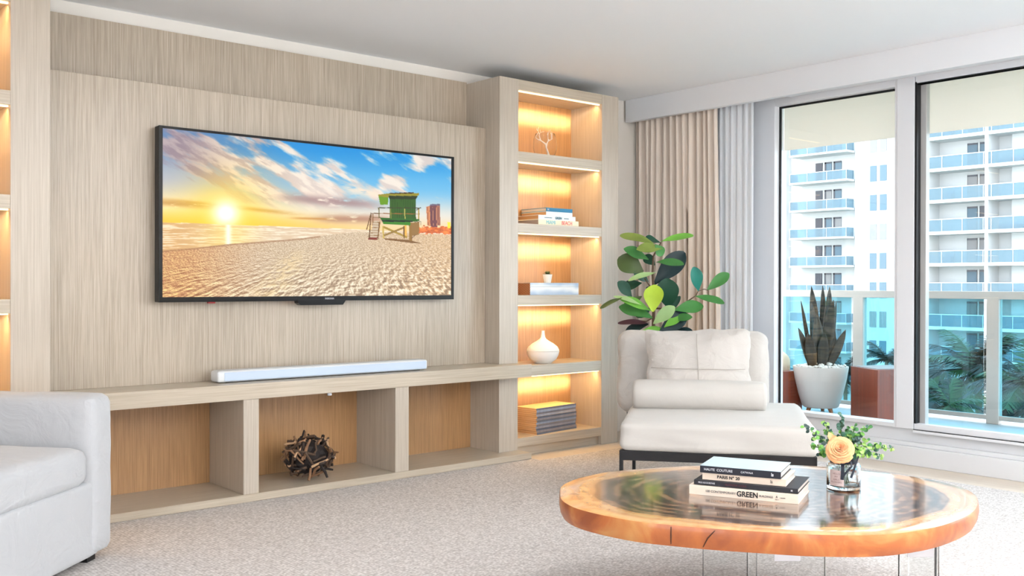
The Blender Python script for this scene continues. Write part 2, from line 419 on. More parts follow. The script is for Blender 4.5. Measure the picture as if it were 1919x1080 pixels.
obj('magnet_button', bm, mat('silver_button', (210, 212, 220), .3), t, smooth='auto', label='small round silver button under the bench top')
del t

# ------------------------------------------------------------------ coffee table
TO = [(2.286, 2.42), (2.35, 2.487), (2.42, 2.528), (2.532, 2.564), (2.681, 2.573), (2.834, 2.529), (2.95, 2.485), (3.061, 2.428), (3.20, 2.34), (3.30, 2.255), (3.395, 2.13), (3.46, 1.98), (3.485, 1.84), (3.478, 1.70), (3.431, 1.579), (3.352, 1.497), (3.259, 1.446), (3.179, 1.412), (3.048, 1.378), (2.853, 1.366), (2.679, 1.398), (2.565, 1.455), (2.456, 1.554), (2.391, 1.639), (2.297, 1.774), (2.233, 1.885), (2.183, 1.996), (2.164, 2.127), (2.173, 2.243), (2.216, 2.339)]
def smooth_closed(pts, sub=4):
    out = []; n = len(pts)
    for i in range(n):
        p0, p1, p2, p3 = [Vector((*pts[(i + k) % n], 0)) for k in (-1, 0, 1, 2)]
        for s in range(sub):
            t_ = s / sub
            q = .5 * ((2 * p1) + (p2 - p0) * t_ + (2 * p0 - 5 * p1 + 4 * p2 - p3) * t_ ** 2 + (3 * p1 - p0 - 3 * p2 + p3) * t_ ** 3)
            out.append((q.x, q.y))
    return out
TC = (2.78, 1.97)
def slab_mat():
    m = bpy.data.materials.new('live_edge_slab'); m.use_nodes = True
    n = m.node_tree.nodes; l = m.node_tree.links; b = n['Principled BSDF']
    g = n.new('ShaderNodeTexCoord'); a = n.new('ShaderNodeAttribute'); a.attribute_name = 'heart'
    nz = n.new('ShaderNodeTexNoise'); nz.inputs['Scale'].default_value = 3.2; nz.inputs['Detail'].default_value = 4; l.new(g.outputs['Object'], nz.inputs['Vector'])
    ad = n.new('ShaderNodeMath'); ad.operation = 'MULTIPLY_ADD'; l.new(nz.outputs['Fac'], ad.inputs[0]); ad.inputs[1].default_value = 0.16; l.new(a.outputs['Fac'], ad.inputs[2])
    # growth rings follow the outline
    ml = n.new('ShaderNodeMath'); ml.operation = 'MULTIPLY'; ml.inputs[1].default_value = 85; l.new(ad.outputs[0], ml.inputs[0])
    sn = n.new('ShaderNodeMath'); sn.operation = 'SINE'; l.new(ml.outputs[0], sn.inputs[0])
    n3 = n.new('ShaderNodeTexNoise'); n3.inputs['Scale'].default_value = 9; n3.inputs['Detail'].default_value = 6; n3.inputs['Distortion'].default_value = 2.2; l.new(g.outputs['Object'], n3.inputs['Vector'])
    mm = n.new('ShaderNodeMath'); mm.operation = 'MULTIPLY_ADD'; l.new(sn.outputs[0], mm.inputs[0]); mm.inputs[1].default_value = .13; l.new(n3.outputs['Fac'], mm.inputs[2])
    rd = n.new('ShaderNodeValToRGB'); e = rd.color_ramp.elements; e[0].position = .30; e[0].color = (*lin((44, 26, 20)), 1); e[1].position = .75; e[1].color = (*lin((160, 112, 74)), 1)
    e2 = e.new(.5); e2.color = (*lin((74, 44, 30)), 1); l.new(mm.outputs[0], rd.inputs[0])
    rs = n.new('ShaderNodeValToRGB'); e = rs.color_ramp.elements; e[0].position = .25; e[0].color = (*lin((198, 134, 76)), 1); e[1].position = .75; e[1].color = (*lin((226, 178, 118)), 1); l.new(mm.outputs[0], rs.inputs[0])
    st = n.new('ShaderNodeValToRGB'); st.color_ramp.elements[0].position = .925; st.color_ramp.elements[1].position = .94; l.new(ad.outputs[0], st.inputs[0])
    st.color_ramp.elements[0].color = (0, 0, 0, 1); st.color_ramp.elements[1].color = (1, 1, 1, 1)
    mx = n.new('ShaderNodeMix'); mx.data_type = 'RGBA'; l.new(st.outputs[0], mx.inputs[0]); l.new(rd.outputs[0], mx.inputs[6]); l.new(rs.outputs[0], mx.inputs[7])
    l.new(mx.outputs[2], b.inputs['Base Color'])
    b.inputs['Roughness'].default_value = 0.2; b.inputs['Specular IOR Level'].default_value = 0.5; b.inputs['Coat Weight'].default_value = 1.0; b.inputs['Coat Roughness'].default_value = 0.09; b.inputs['Coat IOR'].default_value = 1.55
    return m
def edge_mat():
    m = mat('live_edge_side', (216, 140, 66), 0.45, coat=.3)
    n = m.node_tree.nodes; l = m.node_tree.links; b = n['Principled BSDF']
    g = n.new('ShaderNodeTexCoord'); nz = n.new('ShaderNodeTexNoise'); nz.inputs['Scale'].default_value = 7; nz.inputs['Detail'].default_value = 6; nz.inputs['Distortion'].default_value = 1
    l.new(g.outputs['Object'], nz.inputs['Vector'])
    r = n.new('ShaderNodeValToRGB'); e = r.color_ramp.elements; e[0].position = .3; e[0].color = (*lin((138, 68, 28)), 1); e[1].position = .72; e[1].color = (*lin((190, 134, 74)), 1)
    e2 = e.new(.5); e2.color = (*lin((170, 94, 42)), 1)
    l.new(nz.outputs['Fac'], r.inputs[0]); l.new(r.outputs[0], b.inputs['Base Color']); return m
ZT = .42
tb = thing('coffee_table', 'oval live edge wood slab coffee table on clear acrylic legs', 'coffee table', (TC[0], TC[1], .006))
bm = bmesh.new(); hl = bm.verts.layers.float.new('heart')
out = [(x - TC[0], y - TC[1]) for x, y in smooth_closed(TO)]
out = [(x * (1 + .004 * noise.noise(Vector((x * 9, y * 9, 1)))), y * (1 + .004 * noise.noise(Vector((x * 9, y * 9, 5))))) for x, y in out]
nr = 22; rings = []; hc = (0.055, -0.06)
for i in range(nr + 1):
    f = i / nr; ring = []
    if i == 0:
        v = bm.verts.new((hc[0], hc[1], ZT)); v[hl] = 0; rings.append([v]); continue
    for (x, y) in out:
        v = bm.verts.new((hc[0] + (x - hc[0]) * f, hc[1] + (y - hc[1]) * f, ZT - (.004 if i == nr else 0))); v[hl] = f; ring.append(v)
    rings.append(ring)
N = len(out)
for a, b in zip(rings, rings[1:]):
    for k in range(N):
        k2 = (k + 1) % N
        if len(a) == 1: bm.faces.new((a[0], b[k], b[k2]))
        else: bm.faces.new((a[k], b[k], b[k2], a[k2]))
prev = rings[-1]
for (s, z) in ((1.004, ZT - .012), (1.006, ZT - .03), (1.0, ZT - .052), (.988, ZT - .068)):
    ring = [bm.verts.new((x * s, y * s + 0, z)) for x, y in out]
    for v in ring: v[hl] = 1
    for k in range(N):
        f_ = bm.faces.new((prev[k], ring[k], ring[(k + 1) % N], prev[(k + 1) % N])); f_.material_index = 1
    prev = ring
f_ = bm.faces.new(list(reversed(prev))); f_.material_index = 1
for v in bm.verts: v.co.z -= .006
obj('slab_top', bm, [slab_mat(), edge_mat()], tb, smooth='auto')
crack = mat('dark_crack', (60, 30, 14), .8)
for (u0, v0, u1, v1) in ((1259, 984, 1253, 1021), (1342, 991, 1327, 1027)):
    bm = bmesh.new(); a, b_ = P(u0, v0, 1), P(u1, v1, 1)
    # the crack lies on the side wall of the slab: nearest outline point in that direction
    def on_edge(q):
        d = Vector((q.x, q.y)); best = None
        for x, y in out:
            px, py = x + TC[0], y + TC[1]
            if Vector((px, py)).length > Vector((TC[0], TC[1])).length: continue
            cr_ = abs(d.x * py - d.y * px) / (d.length)
            if best is None or cr_ < best[0]: best = (cr_, x, y)
        return best[1] * 1.006, best[2] * 1.006
    xa, ya = on_edge(a); xb, yb = on_edge(b_)
    tube(bm, [(xa, ya, ZT - .014), ((xa * .4 + xb * .6), (ya * .4 + yb * .6), ZT - .038), (xb, yb, ZT - .066)], [.0012, .0022, .0015], 6)
    obj('crack', bm, crack, tb)
acr = mat('clear_acrylic', (250, 252, 252), 0.02, trans=1.0, ior=1.40)
def acr_leg(cx_, cy_, ang, wd, th=.022):
    bm = BX(-wd / 2, wd / 2, -th / 2, th / 2, 0, ZT - .075, bev=.003)
    bmesh.ops.rotate(bm, verts=bm.verts, cent=(0, 0, 0), matrix=Matrix.Rotation(ang, 3, 'Z'))
    bmesh.ops.translate(bm, verts=bm.verts, vec=(cx_ - TC[0], cy_ - TC[1], 0))
    lg = obj('leg', bm, acr, tb, label='clear acrylic panel leg')
    bm = BX(-.04, .04, -th / 2 - .004, -th / 2 - .0005, ZT - .13, ZT - .075, bev=.001)
    bmesh.ops.rotate(bm, verts=bm.verts, cent=(0, 0, 0), matrix=Matrix.Rotation(ang, 3, 'Z'))
    bmesh.ops.translate(bm, verts=bm.verts, vec=(cx_ - TC[0], cy_ - TC[1], 0))
    obj('bracket', bm, metal, lg, label='steel bracket')
RA = math.atan2(-.649, .7606)
for (x, y, a, wd, th) in ((2.545, 1.700, RA, .235, .022), (2.895, 1.462, RA, .12, .022), (3.19, 1.60, RA + PI / 2 + .13, .17, .014), (3.0, 2.25, RA, .2, .022)): acr_leg(x, y, a, wd, th)

# ------------------------------------------------------------------ books on the coffee table
navy = mat('navy_cloth', (24, 26, 38), .5); dark = mat('charcoal_cloth', (30, 28, 34), .5); cream = mat('cream_cover', (232, 212, 192), .5)
cream2 = mat('ivory_cover', (234, 216, 198), .45); paleblue = mat('pale_blue_jacket', (190, 208, 216), .3)
def page_mat(name='book_pages', rgb=(228, 220, 212)):
    m = mat(name, rgb, .8); n = m.node_tree.nodes; l = m.node_tree.links; b = n['Principled BSDF']
    g = n.new('ShaderNodeTexCoord'); mp = n.new('ShaderNodeMapping'); mp.inputs['Scale'].default_value = (2, 2, 900); l.new(g.outputs['Object'], mp.inputs[0])
    nz = n.new('ShaderNodeTexNoise'); nz.inputs['Scale'].default_value = 1; l.new(mp.outputs[0], nz.inputs['Vector'])
    mx = n.new('ShaderNodeMix'); mx.data_type = 'RGBA'; c = lin(rgb); l.new(nz.outputs['Fac'], mx.inputs[0])
    mx.inputs[6].default_value = (*[v * .7 for v in c], 1); mx.inputs[7].default_value = (*c, 1); l.new(mx.outputs[2], b.inputs['Base Color']); return m
pages = page_mat(); pages_tan = page_mat('tan_pages', (206, 160, 112)); pages_grey = page_mat('grey_pages', (180, 170, 165))
ink = mat('black_ink', (24, 22, 24), .6); white_ink = mat('white_ink', (220, 220, 225), .6); red_ink = mat('dark_red_ink', (96, 40, 48), .6); grey_ink = mat('grey_ink', (80, 76, 78), .6)
def book(label, loc, rz, L, Dp, T, cover, spine_mat=None, pg=pages, texts=(), top=None, group=None, name='book', cat='book'):
    """spine along local x facing -y; block behind it"""
    t = thing(name, label, cat, loc, rz, group)
    th = min(.0032, T * .14)
    bm = bmesh.new()
    box(bm, -L / 2, L / 2, .002, Dp, 0, th, bev=.0006, seg=1); box(bm, -L / 2, L / 2, .002, Dp, T - th, T, bev=.0006, seg=1)
    if spine_mat is None: box(bm, -L / 2, L / 2, 0, th, 0, T, bev=.0008)
    obj('cover', bm, cover, t)
    if spine_mat: obj('spine', BX(-L / 2, L / 2, -.0005, th, 0, T, bev=.0008), spine_mat, t)
    obj('page_block', BX(-L / 2 + .003, L / 2 - .003, th, Dp - .004, th, T - th), pg, t)
    if top: obj('jacket', BX(-L / 2, L / 2, 0.001, Dp, T, T + .0006), top, t)
    for (s, x, z, size, m_, xs, bold) in texts:
        text('lettering', s, size, m_, t, (x, -.0012, z), xs, bold)
    return t
bx_, by_ = 2.597, 2.116
# direction of the spines: from the left end to the right end of the stack's front
sa = math.atan2(1.787 - 2.116, 2.743 - 2.597)
L1 = math.hypot(1.787 - 2.116, 2.743 - 2.597)
def spine_c(x0, y0, L): return (x0 + math.cos(sa) * L / 2, y0 + math.sin(sa) * L / 2)
nx_, ny_ = -math.sin(sa), math.cos(sa)      # into the stack, away from the viewer
c = spine_c(bx_, by_, L1)
book('ivory book lettered GREEN lying at the bottom of the coffee table stack', (c[0], c[1], ZT), sa, L1, .225, .0315, cream2, texts=[
    ('100 CONTEMPORARY', -.073, .0157, .0105, grey_ink, 1.0, False), ('GREEN', .016, .0157, .0245, ink, .92, True), ('BUILDINGS', .077, .0157, .0095, grey_ink, .95, False), ('A', .111, .018, .008, ink, 1, True), ('Vol. 1', .112, .009, .005, ink, 1, False), ('TASCHEN', .130, .0155, .004, grey_ink, 1, False)])
c2 = (c[0] + nx_ * .006 + math.cos(sa) * .006, c[1] + ny_ * .006 + math.sin(sa) * .006)
book('thin dark book directly on top of the ivory GREEN book', (c2[0], c2[1], ZT + .0327), sa - .01, L1 * .955, .222, .016, dark, texts=[
    ('MICK ROCK/BOWIE', -.128, .0085, .008, white_ink, .8, False), ('GLAMOUR ICONS', -.03, .0085, .008, red_ink, 1.1, False), ('M', .152, .0085, .008, white_ink, 1, True)])
c3 = (c[0] + nx_ * .022 + math.cos(sa) * -.002, c[1] + ny_ * .022 + math.sin(sa) * -.002)
book('cream book lettered PARIS, second from the top of the coffee table stack', (c3[0], c3[1], ZT + .0493), sa, L1 * .77, .18, .0235, cream, texts=[
    ('PARIS N° 20', -.05, .012, .014, ink, 1.05, True), ('ls', .092, .012, .015, ink, .9, False)])
c4 = (c[0] + nx_ * .016 - math.cos(sa) * .013, c[1] + ny_ * .016 - math.sin(sa) * .013)
book('navy book with pale blue cover lying on top of the coffee table stack', (c4[0], c4[1], ZT + .0733), sa, L1 * .745, .19, .0235, navy, top=paleblue, texts=[
    ('HAUTE  COUTURE', -.072, .012, .0115, white_ink, 1.0, False), ('CATWALK', .024, .012, .0085, white_ink, 1.0, False), ('ls', .107, .012, .015, white_ink, .9, True)])

# ------------------------------------------------------------------ vase and flowers
vg = mat('clear_glass', (248, 252, 252), 0.0, trans=1.0, ior=1.45)
VX, VY = 3.085, 1.83
vs = thing('glass_vase', 'short clear glass jar vase with label and navy ribbon on the coffee table', 'vase', (VX, VY, ZT))
VR, VH = .057, .092
bm = bmesh.new(); lathe(bm, [(0, .0005), (VR - .003, .0005), (VR, .004), (VR, VH - .012), (VR - .005, VH - .002), (VR - .014, VH), (VR - .016, VH - .002), (VR - .008, VH - .012), (VR - .004, VH - .016), (VR - .004, .014), (VR - .008, .011), (0, .011)], 56)
obj('jar', bm, vg, vs, smooth=True)
ribbon = mat('navy_ribbon', (22, 30, 44), .5)
bm = bmesh.new(); lathe(bm, [(.044, VH - .001), (.046, VH + .003), (.046, VH + .014), (.044, VH + .017), (.042, VH + .014), (.042, VH + .003), (.044, VH - .001)], 40)
ang0 = math.atan2(-VY, -VX)     # towards the viewer
def rim(a, r, z): return Vector((math.cos(ang0 + a) * r, math.sin(ang0 + a) * r, z))
def strip(bm, pts, wd, nrm_r=True):
    rows = []
    for i, p in enumerate(pts):
        t_ = (pts[min(i + 1, len(pts) - 1)] - pts[max(i - 1, 0)]).normalized(); n_ = Vector((p.x, p.y, 0)).normalized()
        s_ = t_.cross(n_).normalized() * wd / 2
        rows.append([bm.verts.new(p + s_), bm.verts.new(p - s_), bm.verts.new(p - s_ - n_ * .001), bm.verts.new(p + s_ - n_ * .001)])
    for a, b in zip(rows, rows[1:]):
        for k in range(4): bm.faces.new((a[k], a[(k + 1) % 4], b[(k + 1) % 4], b[k]))
    bm.faces.new(rows[0]); bm.faces.new(list(reversed(rows[-1])))
rr = VR + .004
strip(bm, [rim(-.05, .048, VH + .008), rim(-.06, rr, VH - .006), rim(-.06, rr, VH - .03), rim(-.08, rr, VH - .052)], .011)
strip(bm, [rim(.5, .05, VH + .01), rim(.45, rr, VH - .004), rim(.2, rr, VH - .022), rim(.0, rr, VH - .036), rim(-.06, rr, VH - .048)], .007)
strip(bm, [rim(.95, .06, VH + .028), rim(.8, .06, VH + .012), rim(.66, rr, VH - .004), rim(.52, rr + .001, VH - .026), rim(.4, rr + .001, VH - .044)], .008)
obj('ribbon', bm, ribbon, vs)
bm = bmesh.new(); lb = []
for z in (.016, .070):
    lb.append([bm.verts.new(rim(a, VR + .0006, z)) for a in np.linspace(-.88, .02, 12)])
for k in range(11): bm.faces.new((lb[0][k], lb[0][k + 1], lb[1][k + 1], lb[1][k]))
lab = obj('label', bm, mat('pink_paper', (206, 186, 182), .6), vs)
for j, (s_, z_) in enumerate((('HELLO', .058), ('MY', .048), ('GIRLS', .038), ('FLOWERS', .029))):
    bm = text_bm(s_, .0085, depth=.0001)
    for v in bm.verts:
        a = -.43 + v.co.x / VR; z = z_ + v.co.y; v.co = rim(a, VR + .0012 + v.co.z, z)
    obj('lettering', bm, mat('brown_ink', (130, 96, 92), .6), lab)
fl = thing('flower_bouquet', 'peach rose with green eucalyptus sprigs standing in the glass jar', 'flowers', (VX, VY, ZT + .012))
ros = mat('peach_petals', (240, 176, 124), .6, sheen=.2, noise_scale=40, noise_amt=.12); ros.node_tree.nodes['Principled BSDF'].inputs['Subsurface Weight'].default_value = .15
vd = 3.37
def V2(u, v, dd=0.0): return P(u, v, vd + dd) - Vector((VX, VY, ZT + .012))
bm = bmesh.new(); rc = V2(1575, 843, -.03); face = (Vector((0, 0, H)) + Vector((-VX, -VY, -ZT))).normalized() * .85 + Vector((0, 0, .35)); face.normalize()
ex = face.cross(Vector((0, 0, 1))).normalized(); ey = ex.cross(face).normalized() * -1
rp_ = random.Random(9)
for ringi, (nP, rad, h0, h1, curl_) in enumerate(((6, .046, -.004, .008, .012), (6, .041, -.001, .015, .009), (6, .035, .002, .020, .007), (5, .028, .004, .024, .006), (5, .021, .006, .027, .005), (4, .014, .008, .029, .004), (3, .008, .010, .029, .003))):
    for k in range(nP):
        a0 = 2 * PI * k / nP + ringi * .6 + rp_.uniform(-.12, .12); hw_ = PI / nP * 1.35; jr = rp_.uniform(.93, 1.05); rows = []
        for i in range(8):
            t_ = i / 7; row = []
            for q in range(9):
                s_ = -1 + q / 4; tt = t_ * (1 - .13 * s_ ** 4 - .03 * math.sin(9 * s_ + k))
                a = a0 + hw_ * s_ * (.55 + .45 * math.sin(PI * min(1, .2 + tt * .6)))
                r_ = rad * jr * math.sin(tt * PI / 2) ** .75 + .0016 * s_ + curl_ * .35 * tt ** 4
                hh = h0 + (h1 - h0) * tt ** .8 - curl_ * tt ** 5 + .001 * math.sin(11 * s_ + ringi)
                row.append(bm.verts.new(rc + (ex * math.cos(a) + ey * math.sin(a)) * r_ + face * hh))
            rows.append(row)
        for r1, r2 in zip(rows, rows[1:]):
            for q in range(8): bm.faces.new((r1[q], r1[q + 1], r2[q + 1], r2[q]))
# small bud petal standing up behind the rose
for (u0, v0, u1, v1) in ((1562, 830, 1553, 810), (1566, 828, 1562, 816)):
    leaf(bm, V2(u0, v0, .0), V2(u1, v1, .0), .022, -F, .1, .3)
obj('rose', bm, ros, fl, smooth=True)
gcols = [(96, 150, 60), (60, 112, 62), (140, 178, 90), (44, 82, 66), (36, 60, 56)]
gm = [mat('eucalyptus_green', c_, .5, noise_scale=30, noise_amt=.2) for c_ in gcols]
stemm = mat('stem_green', (84, 110, 70), .6)
sprigs = [((1570, 850), (1530, 810), (1508, 800), 4, 0), ((1570, 850), (1540, 815), (1522, 822), 1, .03), ((1572, 845), (1552, 800), (1546, 792), 2, .02), ((1575, 840), (1577, 800), (1578, 778), 3, -.01), ((1580, 840), (1600, 815), (1602, 800), 1, .03),
          ((1580, 845), (1612, 810), (1628, 800), 0, .0), ((1580, 850), (1625, 830), (1655, 838), 1, .04), ((1582, 850), (1640, 840), (1675, 840), 2, .01), ((1582, 855), (1625, 846), (1655, 858), 2, -.02), ((1575, 850), (1535, 840), (1520, 836), 0, -.01),
          ((1575, 850), (1560, 812), (1548, 806), 0, .04), ((1580, 850), (1598, 830), (1612, 820), 3, -.02), ((1578, 845), (1590, 812), (1592, 804), 1, .05), ((1582, 855), (1608, 852), (1632, 848), 1, 0), ((1575, 850), (1545, 845), (1536, 853), 0, .02), ((1580, 850), (1610, 836), (1626, 826), 2, .03)]
stem_bm = bmesh.new(); fol = [bmesh.new() for _ in gm]
foot = Vector((0, 0, .003))
for (a, b, c_, ci, dd) in sprigs:
    pa, pb, pc = V2(*a), V2(*b, dd), V2(*c_, dd * 1.5)
    pts = [foot + Vector((random.uniform(-.02, .02), random.uniform(-.02, .02), 0)), Vector((random.uniform(-.02, .02), random.uniform(-.02, .02), VH - .01))] + [pa.lerp(pb, t_).lerp(pb.lerp(pc, t_), t_) for t_ in (.25, .5, .75, 1)]
    tube(stem_bm, pts, .0011, 5)
    n_l = 11
    for k in range(n_l):
        t_ = .12 + .88 * k / (n_l - 1); q = pa.lerp(pb, t_).lerp(pb.lerp(pc, t_), t_)
        for s_ in (-1, 1):
            d_ = Vector((random.uniform(-1, 1), random.uniform(-1, 1), random.uniform(-.8, 1))).normalized()
            ln = random.uniform(.015, .023) * (1.1 - .4 * t_)
            leaf(fol[random.choice((ci, ci, ci, (ci + 1) % 5, random.randrange(5)))], q, q + d_ * ln, ln * .85, (-F + Vector((random.uniform(-.7, .7), random.uniform(-.7, .7), random.uniform(0, .9)))), .1, .15, 'round', 5)
obj('stem', stem_bm, stemm, fl)
bm = bmesh.new()
for i, fb in enumerate(fol):
    me = bpy.data.meshes.new('x'); fb.to_mesh(me); fb.free(); n0 = len(bm.faces); bm.from_mesh(me); bpy.data.meshes.remove(me)
    bm.faces.ensure_lookup_table()
    for k in range(n0, len(bm.faces)): bm.faces[k].material_index = i
obj('foliage', bm, gm, fl, smooth=True)

# ------------------------------------------------------------------ lounge chair
ch = thing('lounge_chair', 'armless white lounge chair with loose cushions on a black frame', 'lounge chair', (3.61, 3.38, .006), math.atan2(-.785, .62))
blackf = mat('black_steel', (22, 20, 22), .35)
bm = bmesh.new(); box(bm, .0, .95, .0, .03, .235, .285, bev=.004); box(bm, .0, .95, .92, .95, .235, .285, bev=.004); box(bm, 0, .03, .03, .92, .235, .285, bev=.004); box(bm, .92, .95, .03, .92, .235, .285, bev=.004); box(bm, .03, .92, .03, .92, .255, .275)
obj('seat_frame', bm, blackf, ch)
for (x, y) in ((-.008, .0), (.935, .0), (-.008, .9), (.935, .9)):
    bm = BX(x, x + .018, y, y + .05, 0, .285, bev=.003); obj('leg', bm, blackf, ch)
def place(bm, loc=(0, 0, 0), rot=(0, 0, 0)):
    from mathutils import Euler
    bmesh.ops.transform(bm, matrix=Matrix.Translation(loc) @ Euler(rot).to_matrix().to_4x4(), verts=bm.verts); return bm
bm = place(softbox(.965, 1.04, .145, .032, seg=28, crown=.006, wr=.009, ws=4, seed=1), (.475, .50, .283)); obj('seat_cushion', bm, linen_smooth, ch, smooth=True)
bm = place(softbox(.885, .50, .17, .075, seg=24, crown=.03, wr=.016, ws=5, seed=2), (.335, 1.10, .578), (math.radians(78), 0, math.radians(3))); obj('back_cushion', bm, linen, ch, smooth=True)
bm = bmesh.new(); box(bm, .05, .7, 1.04, 1.06, .25, .62, bev=.01); obj('back_frame', bm, blackf, ch)
def world_from_chair(x, y, z):
    a = math.atan2(-.785, .62); return (3.61 + x * math.cos(a) - y * math.sin(a), 3.38 + x * math.sin(a) + y * math.cos(a), z)
CH = math.atan2(-.785, .62)
pc_ = world_from_chair(.375, .83, .450)
t = thing('throw_pillow', 'square white throw pillow with stitched cross seam leaning on the chair back', 'pillow', pc_, CH)
bm = softbox(.62, .44, .17, .05, seg=26, crown=.02, puff=.17, pinch=.70, wr=.018, ws=9, seed=5)
place(bm, (0, -.02, .17), (math.radians(70), math.radians(-2), 0)); bmesh.ops.translate(bm, verts=bm.verts, vec=(0, 0, 0.02))
pm = obj('pillow_body', bm, linen, t, smooth=True)
seam = mat('seam_shadow', (172, 164, 156), .9)
def on_surface(me_o, x, z):
    """front surface (smallest y) of a mesh at local x,z"""
    best = None
    for v in me_o.data.vertices:
        d_ = (v.co.x - x) ** 2 + (v.co.z - z) ** 2
        if d_ < .0012 and (best is None or v.co.y < best): best = v.co.y
    return best
zs_ = [v.co.z for v in pm.data.vertices]; zl, zh = min(zs_) + .03, max(zs_) - .03
for kind in 'vh':
    bm = bmesh.new(); pts = []
    for k in range(15):
        s_ = k / 14
        x, z = (0.0 + .006 * math.sin(5 * s_), zl + (zh - zl) * s_) if kind == 'v' else (-.26 + .52 * s_, (zl + zh) / 2 - .01)
        y = on_surface(pm, x, z)
        if y is not None: pts.append(Vector((x, y - .0008, z)))
    for _ in range(3):
        for k in range(1, len(pts) - 1): pts[k].y = min(pts[k].y, (pts[k - 1].y + pts[k + 1].y) / 2)
    tube(bm, pts, .0022, 6); obj('seam', bm, seam, t)
bc_ = world_from_chair(.382, .60, .423)
bm = bmesh.new(); prof = [(0, -.385), (.05, -.385), (.073, -.378), (.083, -.36), (.086, -.30), (.087, 0), (.086, .30), (.083, .36), (.073, .378), (.05, .385), (0, .385)]
lathe(bm, prof, 40)
for v in bm.verts: v.co += v.co.normalized() * .003 * noise.noise(v.co * 14); v.co.z *= .955
bmesh.ops.rotate(bm, verts=bm.verts, cent=(0, 0, 0), matrix=Matrix.Rotation(PI / 2, 3, 'Y')); bmesh.ops.translate(bm, verts=bm.verts, vec=(0, 0, .087))
o = obj('bolster_pillow', bm, linen_smooth, smooth=True, loc=bc_); o.rotation_euler = (0, 0, CH + .03); tag(o, 'white cylindrical bolster lying across the lounge chair seat', 'pillow')

# ------------------------------------------------------------------ sofa at the left
SA = math.radians(42.5)
sf = thing('sofa', 'white slipcovered sofa cut off at the left edge', 'sofa', (1.365, 4.13, .006), SA)
# local: x along the front towards the far arm (0 at the far outer corner, negative nearer), y towards the sofa back
bm = place(softbox(.17, .86, .645, .045, seg=18, crown=.004, wr=.005, ws=4, seed=3), (-.085, .43, .028)); obj('arm', bm, linen_sofa, sf, smooth=True)
bm = place(softbox(.17, .86, .645, .045, seg=18, crown=.004, wr=.005, ws=4, seed=4), (-2.215, .43, .028)); obj('arm', bm, linen_sofa, sf, smooth=True)
bm = place(softbox(2.10, .80, .305, .02, seg=24, wr=.005, ws=4, seed=6), (-1.15, .408, .028)); obj('base', bm, linen_sofa, sf, smooth=True)
bm = place(softbox(1.955, .70, .16, .05, seg=24, crown=.012, wr=.01, ws=4, seed=8), (-1.15, .352, .32)); obj('seat_cushion', bm, linen_sofa, sf, smooth=True)
bm = place(softbox(1.96, .2, .64, .05, seg=20, wr=.004, ws=4, seed=9), (-1.15, .76, .062)); obj('backrest', bm, linen_sofa, sf, smooth=True)
for (x, y) in ((-.10, .075), (-.075, .8), (-2.22, .06), (-2.22, .8)):
    obj('leg', BX(x - .03, x + .03, y - .03, y + .03, 0, .066), blackf, sf)

